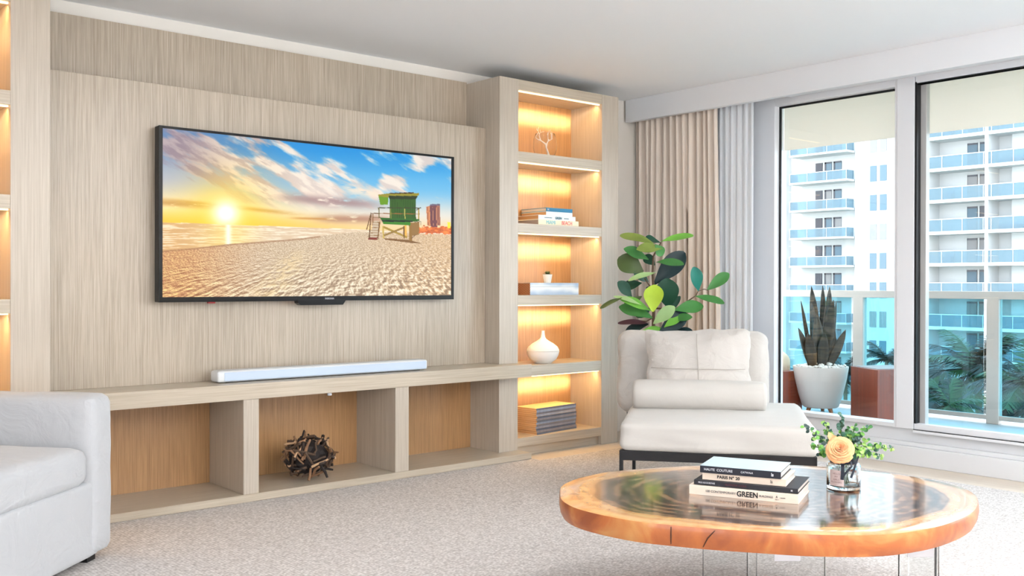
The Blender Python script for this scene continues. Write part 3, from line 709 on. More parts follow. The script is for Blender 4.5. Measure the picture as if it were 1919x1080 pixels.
# ------------------------------------------------------------------ television
def tv_mesh():
    nx, nz = 560, 300
    x0, x1, z0, z1 = -.905, .905, .022, .887
    s = np.linspace(0, 1, nx); t_ = np.linspace(0, 1, nz); SS, TT = np.meshgrid(s, t_)
    # picture coordinates: a homography from the screen to the layout the picture was drawn in
    src = [(0, 0), (1, 0), (1, 1), (0, 1)]; dst = [(72, 65), (1612, 210), (1597, 950), (65, 965)]
    A = []; B = []
    for (a, b), (c_, d) in zip(src, dst):
        A += [[a, b, 1, 0, 0, 0, -a * c_, -b * c_], [0, 0, 0, a, b, 1, -a * d, -b * d]]; B += [c_, d]
    h = np.linalg.solve(np.array(A, float), np.array(B, float))
    w_ = h[6] * SS + h[7] * TT + 1; X = (h[0] * SS + h[1] * TT + h[2]) / w_; Y = (h[3] * SS + h[4] * TT + h[5]) / w_
    rs = np.random.RandomState(3)
    def vnoise(x, y, seed=0):
        g = np.random.RandomState(seed).rand(256, 256)
        xi = np.floor(x).astype(int); yi = np.floor(y).astype(int); fx = x - xi; fy = y - yi
        fx = fx * fx * (3 - 2 * fx); fy = fy * fy * (3 - 2 * fy)
        q = lambda a, b: g[a % 256, b % 256]
        return (q(xi, yi) * (1 - fx) + q(xi + 1, yi) * fx) * (1 - fy) + (q(xi, yi + 1) * (1 - fx) + q(xi + 1, yi + 1) * fx) * fy
    def fbm(x, y, o=5, seed=0):
        r = 0; a = .5; t = 0
        for k in range(o): r = r + a * vnoise(x * 2 ** k, y * 2 ** k, seed + k); t += a; a *= .55
        return r / t
    def mix(a, b, k): k = np.clip(k, 0, 1)[..., None]; return a * (1 - k) + b * k
    C = lambda *c_: np.array(c_, float)[None, None, :] * np.ones(X.shape + (1,))
    ss = lambda a, b, x: (lambda q: q * q * (3 - 2 * q))(np.clip((x - a) / (b - a), 0, 1))
    hor = 570 + .029 * (X - 70)
    g = np.clip((hor - Y) / 480, 0, 1); right = ss(200, 1300, X)
    top = mix(C(96, 128, 172), C(28, 140, 214), ss(100, 900, X)); midc = mix(C(176, 180, 192), C(110, 184, 226), right)
    low = mix(C(250, 226, 168), C(226, 220, 208), right); hz = mix(C(255, 198, 66), C(244, 208, 150), ss(300, 1300, X))
    img = mix(hz, low, ss(0, .2, g)); img = mix(img, midc, ss(.15, .5, g)); img = mix(img, top, ss(.42, .95, g))
    a = math.radians(28); xr = (X * math.cos(a) + Y * math.sin(a)); yr = (-X * math.sin(a) + Y * math.cos(a))
    cl = fbm(xr / 230 + 3, yr / 62 + 7, 6, 11)
    band = np.exp(-((Y - (150 + .38 * (X - 90))) / 150) ** 2) * (1 - ss(900, 1250, X))
    band2 = .6 * np.exp(-((Y - 290) / 110) ** 2) * (1 - ss(150, 500, X))
    wisps = .30 * np.exp(-((Y - (330 - .55 * (X - 1330))) / 60) ** 2) * (ss(1130, 1230, X)) * (1 - ss(1420, 1540, X)) + .28 * np.exp(-((Y - 265) / 55) ** 2 - ((X - 960) / 70) ** 2)
    k = ss(.44, .66, cl + .22 * band + .16 * band2 + wisps - .10)
    ccol = mix(mix(C(150, 128, 138), C(196, 168, 160), ss(150, 500, X)), C(250, 226, 206), ss(.40, .62, fbm(xr / 120, yr / 30, 5, 40)) * (.35 + .65 * ss(200, 600, X)))
    ccol = mix(ccol, C(250, 232, 216), ss(560, 800, X) * .55)
    img = mix(img, ccol, k * .9 * ss(0.14, .3, g))
    for (cx_, cy_, wx, wy, sl, col, st) in ((950, 452, 270, 26, .07, (168, 140, 140), .95), (1080, 545, 190, 22, .0, (176, 128, 104), .85), (420, 486, 330, 11, .10, (196, 140, 60), .8), (180, 476, 200, 16, .08, (190, 134, 66), .8), (860, 545, 110, 6, .02, (200, 140, 70), .8), (1130, 400, 120, 26, .18, (250, 226, 200), .8)):
        yy = cy_ + sl * (X - cx_); e = np.exp(-((X - cx_) / wx) ** 4 - ((Y - yy) / wy) ** 2) * ss(.3, .55, fbm(X / 60, Y / 14, 4, 77) + .14)
        img = mix(img, C(*col), e * st * (Y < hor))
    sun = np.hypot(X - 400, (Y - 520) * 1.05)
    img = mix(img, C(255, 214, 60), np.exp(-(sun / 190) ** 1.6) * .9 * (Y < hor)); img = mix(img, C(255, 255, 240), np.exp(-(sun / 78) ** 2.2) * 1.1 * (Y < hor + 8))
    # sea
    sea = mix(C(226, 180, 120), C(236, 220, 196), ss(100, 700, X)); rip = fbm(X / 90, Y / 5, 4, 21)
    sea = mix(sea, C(255, 240, 214), ss(.45, .7, rip) * .7); sea = mix(sea, C(196, 150, 104), ss(.6, .4, rip) * .35)
    sea = mix(sea, C(255, 228, 120), np.exp(-((X - 412) / 130) ** 2) * .5); sea = mix(sea, C(255, 252, 226), np.exp(-((X - 412) / (12 + 8 * rip)) ** 2))
    img = np.where((Y >= hor)[..., None], sea, img)
    # sand
    shore = np.interp(X, [60, 230, 400, 600, 800, 950, 1080, 1300, 1700], [720, 705, 684, 668, 650, 630, 614, 616, 630])
    dy = np.clip(Y - 560, 20, None); px_ = (X - 1000) / dy * 9 + .002 * X; py_ = 2600 / dy
    n1 = fbm(px_ * 1.5 + 40, py_ * 2.6 + 9, 5, 31); n2 = fbm(px_ * 1.5 + 40.2, py_ * 2.6 + 8.75, 5, 31)
    base = mix(C(206, 150, 104), C(206, 182, 152), ss(100, 700, X)); base = mix(base, C(214, 178, 136), ss(1000, 1600, X))
    near = ss(640, 950, Y)
    lit_ = np.clip((n1 - n2) * 8, -1, 1)
    sand = mix(base, mix(C(255, 226, 150), C(250, 238, 214), ss(100, 600, X)), np.clip(lit_, 0, 1) * (.5 + .45 * near))
    sand = mix(sand, mix(C(140, 84, 52), C(140, 114, 92), ss(100, 800, X)), np.clip(-lit_, 0, 1) * (.35 + .5 * near))
    tr = np.exp(-((X - (800 - (Y - 700) * .75)) / (50 + (Y - 650) * .15)) ** 2) * ss(680, 780, Y); sand = mix(sand, C(246, 218, 160), tr * .45 * ss(.3, .6, n1))
    img = np.where((Y >= shore)[..., None], sand, img)
    img = mix(img, C(150, 104, 72), np.exp(-((Y - shore - 3) / 4) ** 2) * (X < 900) * .6)
    def poly(pts, col, grad=None):
        pts = [(x * .3684 + 1136.8, y * .3684 + 341) for x, y in pts]; ins = np.zeros(X.shape, bool)
        for (x1_, y1_), (x2_, y2_) in zip(pts, pts[1:] + pts[:1]):
            if abs(y2_ - y1_) < 1e-9: continue
            cnd = ((y1_ > Y) != (y2_ > Y)) & (X < (x2_ - x1_) * (Y - y1_) / (y2_ - y1_) + x1_); ins ^= cnd
        img[ins] = np.array(col, float)
    def line(a_, b_, wd, col):
        (x1_, y1_), (x2_, y2_) = a_, b_; L = math.hypot(x2_ - x1_, y2_ - y1_); nx_l, ny_l = -(y2_ - y1_) / L * wd / 2, (x2_ - x1_) / L * wd / 2
        poly([(x1_ + nx_l, y1_ + ny_l), (x2_ + nx_l, y2_ + ny_l), (x2_ - nx_l, y2_ - ny_l), (x1_ - nx_l, y1_ - ny_l)], col)
    # dunes and distant towers
    dn = (fbm(X / 16, Y / 9, 4, 55))
    dm = (X > 1136 + 790 * .3684) & (Y > 582 + (dn - .5) * 30) & (Y < 622 + (dn - .5) * 26)
    img[dm] = (np.array([150, 60, 30]) + (dn[dm][:, None]) * np.array([150, 110, 50])).clip(0, 255)
    poly([(905, 370), (1000, 345), (1000, 650), (920, 640)], (206, 130, 84)); poly([(960, 345), (1070, 345), (1070, 665), (965, 655)], (120, 72, 76))
    poly([(1060, 330), (1110, 330), (1112, 640), (1060, 640)], (170, 110, 90)); poly([(965, 330), (1110, 326), (1110, 350), (965, 352)], (110, 100, 120))
    for q in range(7): line((925 + q * 26, 372), (932 + q * 25, 640), 5, (230, 160, 110) if q % 2 else (92, 54, 60))
    poly([(1215, 590), (1262, 590), (1262, 680), (1215, 680)], (250, 226, 60))
    # lifeguard tower
    poly([(270, 825), (640, 850), (860, 905), (680, 895), (300, 850)], (130, 92, 52))
    br, ol, lt = (110, 74, 36), (170, 140, 60), (206, 176, 92)
    line((270, 650), (275, 830), 26, lt); line((590, 640), (600, 800), 40, (236, 180, 80)); line((670, 600), (672, 860), 44, (150, 110, 52)); poly([(690, 600), (800, 590), (795, 775), (690, 790)], (150, 112, 60))
    line((275, 665), (620, 815), 30, ol); line((280, 790), (580, 670), 26, (150, 118, 56)); line((680, 830), (740, 780), 10, br); line((575, 650), (575, 830), 16, br)
    line((100, 465), (30, 705), 14, br); line((100, 465), (60, 840), 12, br); line((125, 470), (115, 800), 10, (140, 100, 60)); line((225, 590), (190, 850), 16, (150, 110, 60))
    poly([(135, 580), (215, 580), (185, 830), (65, 830)], (206, 186, 160))
    for q in range(6): line((120 - q * 9, 600 + q * 38), (215 - q * 5, 600 + q * 38), 9, (150, 112, 70))
    poly([(55, 820), (185, 815), (180, 855), (45, 850)], (130, 50, 36)); line((100, 465), (70, 830), 10, br); line((215, 590), (190, 850), 12, (120, 84, 44))
    line((105, 470), (240, 472), 10, br); line((120, 528), (235, 530), 8, br)
    poly([(370, 240), (755, 250), (755, 560), (370, 540)], (52, 92, 24))
    for q in range(12): line((385 + q * 32, 250), (385 + q * 32, 540), 4, (36, 66, 18))
    poly([(205, 205), (360, 200), (345, 345), (235, 345)], (104, 150, 30)); poly([(205, 200), (360, 180), (802, 172), (800, 205), (700, 240), (360, 240), (210, 225)], (150, 140, 46)); poly([(360, 215), (790, 215), (755, 265), (365, 262)], (40, 52, 18))
    poly([(365, 175), (725, 160), (725, 180), (365, 188)], (70, 44, 30))
    poly([(225, 530), (800, 548), (800, 575), (720, 590), (250, 575)], (44, 100, 26)); poly([(260, 590), (670, 592), (670, 640), (275, 625)], (60, 130, 30)); poly([(250, 565), (720, 570), (700, 592), (262, 592)], (20, 36, 14))
    line((195, 390), (830, 388), 12, (60, 58, 30)); line((225, 470), (810, 475), 11, (150, 96, 40)); line((212, 390), (214, 540), 16, (110, 100, 50)); line((385, 400), (388, 545), 15, (120, 128, 50)); line((592, 400), (592, 545), 13, (190, 180, 90)); line((795, 390), (792, 550), 20, (180, 150, 70)); line((828, 380), (760, 420), 12, (60, 50, 30))
    line((740, 590), (828, 582), 8, (110, 100, 80)); line((825, 582), (825, 640), 8, (110, 100, 80))
    img = np.clip(img, 0, 255) / 255
    li = np.where(img <= .04045, img / 12.92, ((img + .055) / 1.055) ** 2.4)
    vx = x0 + (x1 - x0) * SS; vz = z1 - (z1 - z0) * TT
    co = np.stack([vx, np.zeros_like(vx), vz], -1).reshape(-1, 3)
    idx = np.arange(nx * nz).reshape(nz, nx)
    q = np.stack([idx[:-1, :-1], idx[1:, :-1], idx[1:, 1:], idx[:-1, 1:]], -1).reshape(-1, 4)
    me = bpy.data.meshes.new('screen'); me.vertices.add(len(co)); me.vertices.foreach_set('co', co.ravel())
    me.loops.add(q.size); me.loops.foreach_set('vertex_index', q.ravel()); me.polygons.add(len(q)); me.polygons.foreach_set('loop_start', np.arange(0, q.size, 4)); me.update(calc_edges=True)
    ca = me.color_attributes.new('picture', 'FLOAT_COLOR', 'POINT'); ca.data.foreach_set('color', np.concatenate([li.reshape(-1, 3), np.ones((nx * nz, 1))], 1).astype(np.float32).ravel())
    return me
tv = thing('television', 'large flat television on the oak panel showing a beach at sunrise', 'television', (2.7475, 4.8664, 1.0334))
tvb = mat('glossy_black_bezel', (6, 6, 8), .3, spec=.25)
bm = bmesh.new(); box(bm, -.925, .925, .003, .055, 0, .889, bev=.004); box(bm, -.925, -.907, -.004, .003, 0, .889); box(bm, .907, .925, -.004, .003, 0, .889); box(bm, -.907, .907, -.004, .003, .876, .889); box(bm, -.907, .907, -.004, .003, 0, .026)
obj('bezel', bm, tvb, tv)
me = tv_mesh(); scr_m = bpy.data.materials.new('lit_screen'); scr_m.use_nodes = True
n = scr_m.node_tree.nodes; l = scr_m.node_tree.links; b = n['Principled BSDF']; at_ = n.new('ShaderNodeAttribute'); at_.attribute_name = 'picture'
b.inputs['Base Color'].default_value = (.005, .005, .005, 1); b.inputs['Roughness'].default_value = .3; b.inputs['Specular IOR Level'].default_value = .15
l.new(at_.outputs['Color'], b.inputs['Emission Color']); b.inputs['Emission Strength'].default_value = 0.9
me.materials.append(scr_m); sc = bpy.data.objects.new('screen', me); COL.objects.link(sc); sc.parent = tv; sc['label'] = 'lit screen showing a beach, sun and green lifeguard hut'
sc.location = (0, -.001, 0)
bm = bmesh.new(); prism(bm, [(-.155, .006), (.145, .006), (.148, .004), (.148, -.0), (.13, -.024), (-.135, -.024), (-.152, -.012)], 0, .045)
for v in bm.verts: v.co = Vector((v.co.x, v.co.z - .008, v.co.y))
obj('lower_housing', bm, tvb, tv)
obj('indicator', BX(-.665, -.628, .0, .02, -.008, 0), mat('red_indicator', (150, 30, 30), .4), tv, label='small red indicator under the frame')
text('lettering', 'INSIGNIA', .014, white_ink, tv, (.045, -.005, .012), 1.0)
obj('wall_bracket', BX(-.3, .3, .055, YP - 4.8664, .25, .65), blackf, tv)

# soundbar
sb = thing('soundbar', 'slim white soundbar lying on the bench below the television', 'soundbar', (2.745, 4.765, ZB), math.radians(-1.2))
obj('body', BX(-.65, .65, 0, .098, 0.004, .062, bev=.012, seg=4), mat('white_plastic', (226, 228, 230), .35), sb, smooth='auto')
gr = mat('perforated_grille', (200, 214, 232), .4); obj('grille', BX(-.615, .64, -.0025, .004, .009, .054, bev=.004), gr, sb)
obj('top_panel', BX(-.635, .635, .012, .09, .062, .0635, bev=.0005), mat('light_grey_plastic', (214, 216, 216), .4), sb)
obj('foot', BX(-.6, .6, .01, .09, 0, .004), blackf, sb)

# twig ball in the middle niche
tw = thing('twig_ball', 'decorative ball of dark twigs in the middle niche of the bench', 'decoration', (2.655, 4.845, .046))
bark = [mat('bark', c_, .8, noise_scale=60, noise_amt=.35) for c_ in ((58, 46, 40), (84, 64, 50), (38, 30, 28), (190, 152, 116), (140, 104, 76))]
bm = bmesh.new(); bmesh.ops.create_icosphere(bm, subdivisions=3, radius=.088)
for v in bm.verts: v.co *= 1 + .25 * noise.noise(v.co * 30); v.co.x *= 1.2; v.co.z = v.co.z * 1.05 + .118
obj('core', bm, bark[2], tw)
rt = random.Random(5)
for k in range(96):
    a = rt.uniform(0, 2 * PI); zc_ = rt.uniform(-.9, .97); rr_ = math.sqrt(1 - zc_ * zc_)
    n_ = Vector((rr_ * math.cos(a), rr_ * math.sin(a), zc_)); c_ = Vector((n_.x * .132, n_.y * .118, n_.z * .104 + .122))
    d_ = Vector((rt.uniform(-1, 1), rt.uniform(-1, 1), rt.uniform(-1, 1))); d_ = (d_ - n_ * d_.dot(n_) * rt.uniform(.3, 1)).normalized()
    L = rt.uniform(.03, .062); bm = bmesh.new(); bn = Vector((rt.uniform(-1, 1), rt.uniform(-1, 1), rt.uniform(-1, 1))) * .006
    pts = [c_ - d_ * L, c_ - d_ * L * .3 + bn, c_ + d_ * L * .4 - bn, c_ + d_ * L]
    for p in pts: p.z = max(p.z, .009); p.y = max(-.16, min(.2, p.y))
    r0 = rt.uniform(.0055, .0095); tube(bm, pts, [r0, r0 * .95, r0 * .85, r0 * .7], 7)
    obj('twig', bm, bark[rt.choice((0, 0, 1, 1, 2, 3, 4, 4))], tw, smooth='auto')

# ------------------------------------------------------------------ things on the right-hand shelves
# coral in a glass on the top shelf
g1 = mat('thin_clear_glass', (252, 252, 252), 0.0, trans=1.0, ior=1.12)
bm = bmesh.new(); lathe(bm, [(0, .001), (.045, .001), (.07, .015), (.082, .06), (.078, .12), (.066, .155), (.064, .155), (.076, .12), (.080, .06), (.068, .017), (.043, .004), (0, .004)], 40)
o = obj('glass_bowl', bm, g1, smooth=True, loc=(4.475, 4.90, S[1][0])); tag(o, 'clear round glass bowl holding white coral on the top shelf', 'bowl')
bm = bmesh.new(); rc_ = random.Random(11)
def branch(p, d, L, r, depth):
    pts = [p]; q = p.copy()
    for k in range(4):
        d = (d + Vector((rc_.uniform(-.25, .25), rc_.uniform(-.25, .25), rc_.uniform(-.1, .25)))).normalized(); q = q + d * L / 4; pts.append(q.copy())
        if math.hypot(q.x, q.y) > .06: d = (d - Vector((q.x, q.y, 0)) * 8).normalized()
    tube(bm, pts, [r * (1 - .12 * i) for i in range(5)], 6)
    if depth > 0:
        for s_ in (-1, 1):
            a_ = rc_.uniform(.45, .85) * s_; e = Vector((d.x * math.cos(a_) - d.z * math.sin(a_), d.y + rc_.uniform(-.3, .3), d.x * math.sin(a_) + d.z * math.cos(a_))).normalized()
            if e.z < .1: e.z = .3
            branch(pts[rc_.choice((3, 4))], e, L * .72, r * .68, depth - 1)
branch(Vector((.035, 0, .006)), Vector((-.45, 0, 1)), .085, .0085, 4)
o = obj('coral_branch', bm, mat('white_coral', (246, 232, 222), .7), smooth=True, loc=(4.475, 4.90, S[1][0])); tag(o, 'white branching coral standing in the glass bowl on the top shelf', 'coral')

# four books on the third shelf
blue = mat('teal_blue_cover', (30, 120, 160), .45); whitec = mat('white_cover', (232, 238, 242), .45); yel = mat('pale_yellow_cover', (238, 232, 206), .45)
cyan_ink = mat('cyan_ink', (120, 200, 214), .6); coral_ink = mat('coral_ink', (226, 92, 96), .6); teal_ink = mat('teal_ink', (30, 96, 116), .6)
zb_ = S[2][0]
book('pale yellow book lettered MIAMI BEACH, bottom book on the third shelf', (4.545, 4.835, zb_), 0, .375, .27, .036, yel, pg=pages_grey, texts=[('MIAMI', -.075, .018, .036, cyan_ink, .88, False), ('BEACH', .075, .018, .036, coral_ink, .88, False)])
book('white book lettered GREEN lying on the MIAMI BEACH book', (4.535, 4.84, zb_ + .0365), 0, .345, .26, .030, whitec, pg=pages_tan, texts=[('GREEN', .01, .013, .022, teal_ink, .9, True), ('CONTEMPORARY', -.085, .013, .008, teal_ink, 1.1, False), ('BUILDINGS', .085, .013, .008, teal_ink, 1.1, False)])
book('plain white book between the GREEN book and the blue book', (4.56, 4.845, zb_ + .067), 0, .245, .26, .026, whitec, pg=pages_tan)
book('thin blue topped book lying on top of the third shelf stack', (4.56, 4.845, zb_ + .0935), 0, .245, .26, .025, blue, pg=pages, texts=[('M', -.105, .012, .017, white_ink, 1.2, True)])

# marbled box and succulent
zb_ = S[3][0]
def marble_mat():
    m = mat('blue_grey_marble', (214, 226, 236), .4); n = m.node_tree.nodes; l = m.node_tree.links; b = n['Principled BSDF']
    g = n.new('ShaderNodeTexCoord'); wv = n.new('ShaderNodeTexWave'); wv.wave_type = 'RINGS'; wv.inputs['Scale'].default_value = 4; wv.inputs['Distortion'].default_value = 5; l.new(g.outputs['Object'], wv.inputs['Vector'])
    r = n.new('ShaderNodeValToRGB'); r.color_ramp.elements[0].color = (*lin((168, 190, 214)), 1); r.color_ramp.elements[1].color = (*lin((240, 244, 246)), 1); l.new(wv.outputs['Fac'], r.inputs[0]); l.new(r.outputs[0], b.inputs['Base Color']); return m
def herring_mat():
    m = mat('brown_herringbone', (150, 96, 66), .6); n = m.node_tree.nodes; l = m.node_tree.links; b = n['Principled BSDF']
    g = n.new('ShaderNodeTexCoord'); wv = n.new('ShaderNodeTexWave'); wv.bands_direction = 'DIAGONAL'; wv.inputs['Scale'].default_value = 40; l.new(g.outputs['Object'], wv.inputs['Vector'])
    r = n.new('ShaderNodeValToRGB'); r.color_ramp.elements[0].color = (*lin((112, 62, 40)), 1); r.color_ramp.elements[1].color = (*lin((206, 150, 110)), 1); l.new(wv.outputs['Fac'], r.inputs[0]); l.new(r.outputs[0], b.inputs['Base Color']); return m
t = thing('decorative_box', 'flat box with blue white marbled front on the fourth shelf', 'box', (4.515, 4.84, zb_))
obj('box_base', BX(-.225, .225, 0.0, .22, 0, .055, bev=.002), [marble_mat()], t); obj('lid', BX(-.225, .225, 0.0, .22, .0555, .082, bev=.002), [marble_mat()], t)
obj('end_panel', BX(-.227, -.2252, 0.001, .219, 0.001, .08), herring_mat(), t, label='brown herringbone patterned end panel')
t = thing('potted_succulent', 'tiny green succulent in a small white pot on the marbled box', 'potted plant', (4.50, 4.90, zb_ + .082))
bm = bmesh.new(); lathe(bm, [(0, 0), (.022, 0), (.024, .002), (.033, .055), (.034, .058), (.030, .058), (.029, .05), (0, .05)], 24); obj('pot', bm, mat('white_ceramic', (240, 236, 230), .4), t, smooth='auto')
bm = bmesh.new()
for ringi, (n_l, tl) in enumerate(((9, .25), (7, .6), (5, 1.1))):
    for k in range(n_l):
        a = 2 * PI * k / n_l + ringi * .4; d_ = Vector((math.cos(a) * math.cos(tl), math.sin(a) * math.cos(tl), math.sin(tl)))
        leaf(bm, (0, 0, .05), Vector((0, 0, .052)) + d_ * .034, .014, (0, 0, 1) if tl < 1 else (math.cos(a), math.sin(a), .3), .1, .3, 'oval', 5)
obj('rosette', bm, mat('succulent_green', (84, 100, 62), .5, noise_scale=40, noise_amt=.2), t, smooth=True)

# diffuser
zb_ = S[4][0]
t = thing('aroma_diffuser', 'white onion shaped diffuser with slim spout on the fifth shelf', 'diffuser', (4.46, 4.90, zb_)); t.scale = (.86, .86, .86); dm_ = mat('matte_white', (244, 240, 234), .5)
bm = bmesh.new(); lathe(bm, [(0, 0), (.062, 0), (.066, .003), (.105, .03), (.122, .062), (.130, .094), (.130, .096), (0, .096)], 48); obj('reservoir', bm, dm_, t, smooth='auto')
bm = bmesh.new(); lathe(bm, [(0, .098), (.129, .098), (.128, .108), (.116, .13), (.085, .155), (.05, .175), (.028, .19), (.018, .205), (.014, .225), (.012, .25), (.014, .256), (.009, .256), (.007, .235), (0, .235)], 48); obj('upper_shell', bm, dm_, t, smooth='auto')

# stack of magazines on the lowest shelf
zb_ = S[5][0]; nm = 13; tm_ = .0135
cols = [(104, 108, 122), (146, 140, 142), (90, 96, 112), (160, 160, 170), (120, 116, 122), (148, 158, 176)]
mcov = [mat('magazine_spine', c_, .5, noise_scale=30, noise_amt=.35) for c_ in cols]; tanc = mat('tan_cover', (226, 190, 140), .6)
ORD = ['top', 'second', 'third', 'fourth', 'fifth', 'sixth', 'seventh', 'eighth', 'ninth', 'tenth', 'eleventh', 'twelfth', 'last']
for k in range(nm):
    dx, dy = rt.uniform(-.004, .004), rt.uniform(-.004, .004)
    nm_lab = 'tan covered magazine lying on top of the stack on the lowest shelf' if k == nm - 1 else ('undermost magazine of the stack on the lowest shelf' if k == 0 else ORD[nm - 1 - k] + ' magazine from the top of the stack on the lowest shelf')
    t = thing('magazine', nm_lab, 'magazine', (4.556 + dx, 4.862 + dy, zb_ + k * tm_), math.radians(7 + rt.uniform(-.6, .6)), 'magazines stacked on the lowest shelf')
    bm = bmesh.new(); box(bm, -.21, .21, .001, .185, .0002, .0018); box(bm, -.21, .21, .001, .185, tm_ - .0018, tm_ - .0004); obj('cover', bm, tanc, t)
    obj('spine', BX(-.21, .21, 0, .0022, .0002, tm_ - .0004, bev=.0008), mcov[k % 6], t); obj('page_block', BX(-.209, .208, .002, .18, .0018, tm_ - .0018), pages_tan, t)

# ------------------------------------------------------------------ curtains
def curtain(name, y0, y1, x, z0, z1, folds, amp, m, label, seed, flare=0.0):
    bm = bmesh.new(); nu, nv = folds * 14, 26; r_ = random.Random(seed); ph = [r_.uniform(.7, 1.35) for _ in range(folds + 2)]; cum = [0]
    for p in ph: cum.append(cum[-1] + p)
    rows = []
    for j in range(nv + 1):
        t_ = j / nv; z = z1 + (z0 - z1) * t_; row = []
        for i in range(nu + 1):
            s = i / nu; f = s * cum[folds]; k = max(q for q in range(folds + 1) if cum[q] <= f + 1e-9); fr_ = (f - cum[k]) / ph[k] if k < len(ph) else 0
            a = math.sin(2 * PI * fr_) * (.75 + .25 * math.sin(3.1 * k + 2.3 * t_)) + .22 * math.sin(4 * PI * fr_ + 1.3 * k)
            off = .35 * noise.noise(Vector((s * folds * .35 + seed, t_ * 1.6, seed)))
            yy = y1 + (y0 - y1) * (s + (.012 * t_ * math.sin(k * 2.1))) - flare * t_ * s
            row.append(bm.verts.new((x + amp * (a * (1 - .25 * t_ * math.cos(k)) + off), yy, z)))
        rows.append(row)
    for a, b in zip(rows, rows[1:]):
        for i in range(nu): bm.faces.new((a[i], a[i + 1], b[i + 1], b[i]))
    o = obj(name, bm, m, smooth=True); sm = o.modifiers.new('thickness', 'SOLIDIFY'); sm.thickness = .003; tag(o, label, 'curtain'); return o
beige = mat('beige_drape', (230, 216, 203), .9, sheen=.2, bump=.2, bump_scale=400, bump_dist=.0006)
curtain('curtain', 4.36, 5.155, 5.665, .012, 2.53, 13, .034, beige, 'beige pleated floor length drape in the corner behind the fig plant', 2, flare=.03)
def sheer_mat():
    m = bpy.data.materials.new('white_sheer'); m.use_nodes = True; n = m.node_tree.nodes; l = m.node_tree.links; n.remove(n['Principled BSDF']); out_ = n['Material Output']
    d = n.new('ShaderNodeBsdfDiffuse'); d.inputs[0].default_value = (.93, .95, .98, 1); t1 = n.new('ShaderNodeBsdfTranslucent'); t1.inputs[0].default_value = (.93, .95, .98, 1); tr_ = n.new('ShaderNodeBsdfTransparent')
    m1 = n.new('ShaderNodeMixShader'); m1.inputs[0].default_value = .3; l.new(d.outputs[0], m1.inputs[1]); l.new(t1.outputs[0], m1.inputs[2])
    m2 = n.new('ShaderNodeMixShader'); m2.inputs[0].default_value = .06; l.new(m1.outputs[0], m2.inputs[1]); l.new(tr_.outputs[0], m2.inputs[2]); l.new(m2.outputs[0], out_.inputs[0]); return m
curtain('curtain', 4.10, 4.42, 5.72, .012, 2.53, 6, .009, sheer_mat(), 'white sheer curtain gathered beside the left window frame', 5)

# ------------------------------------------------------------------ fiddle leaf fig
FD = 6.5; fx_, fy_ = 4.945, 4.33
fg = thing('fiddle_leaf_fig', 'tall fiddle leaf fig plant behind the lounge chair', 'potted plant', (fx_, fy_, 0))
bm = bmesh.new(); lathe(bm, [(0, 0), (.13, 0), (.15, .01), (.185, .30), (.19, .33), (.175, .33), (.17, .29), (0, .29)], 40); obj('planter', bm, mat('charcoal_planter', (70, 70, 72), .6), fg, smooth='auto', loc=(0, 0, .007))
bm = bmesh.new(); lathe(bm, [(0, .297), (.171, .297), (.171, .30), (0, .305)], 30); obj('soil', bm, mat('dark_soil', (60, 44, 34), .95), fg)
def G(x, y, dd=0.0): return P(1120 + x / 3.6, 400 + y / 3.6, FD + dd) - Vector((fx_, fy_, 0))
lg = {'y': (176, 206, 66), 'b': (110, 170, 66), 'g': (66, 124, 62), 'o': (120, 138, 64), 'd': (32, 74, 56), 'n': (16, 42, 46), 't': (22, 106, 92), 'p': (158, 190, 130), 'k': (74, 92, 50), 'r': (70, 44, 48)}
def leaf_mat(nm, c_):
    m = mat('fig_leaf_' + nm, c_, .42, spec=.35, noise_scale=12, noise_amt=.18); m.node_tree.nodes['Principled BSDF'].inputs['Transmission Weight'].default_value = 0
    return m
keys = list(lg); lm = [leaf_mat(k, lg[k]) for k in keys]
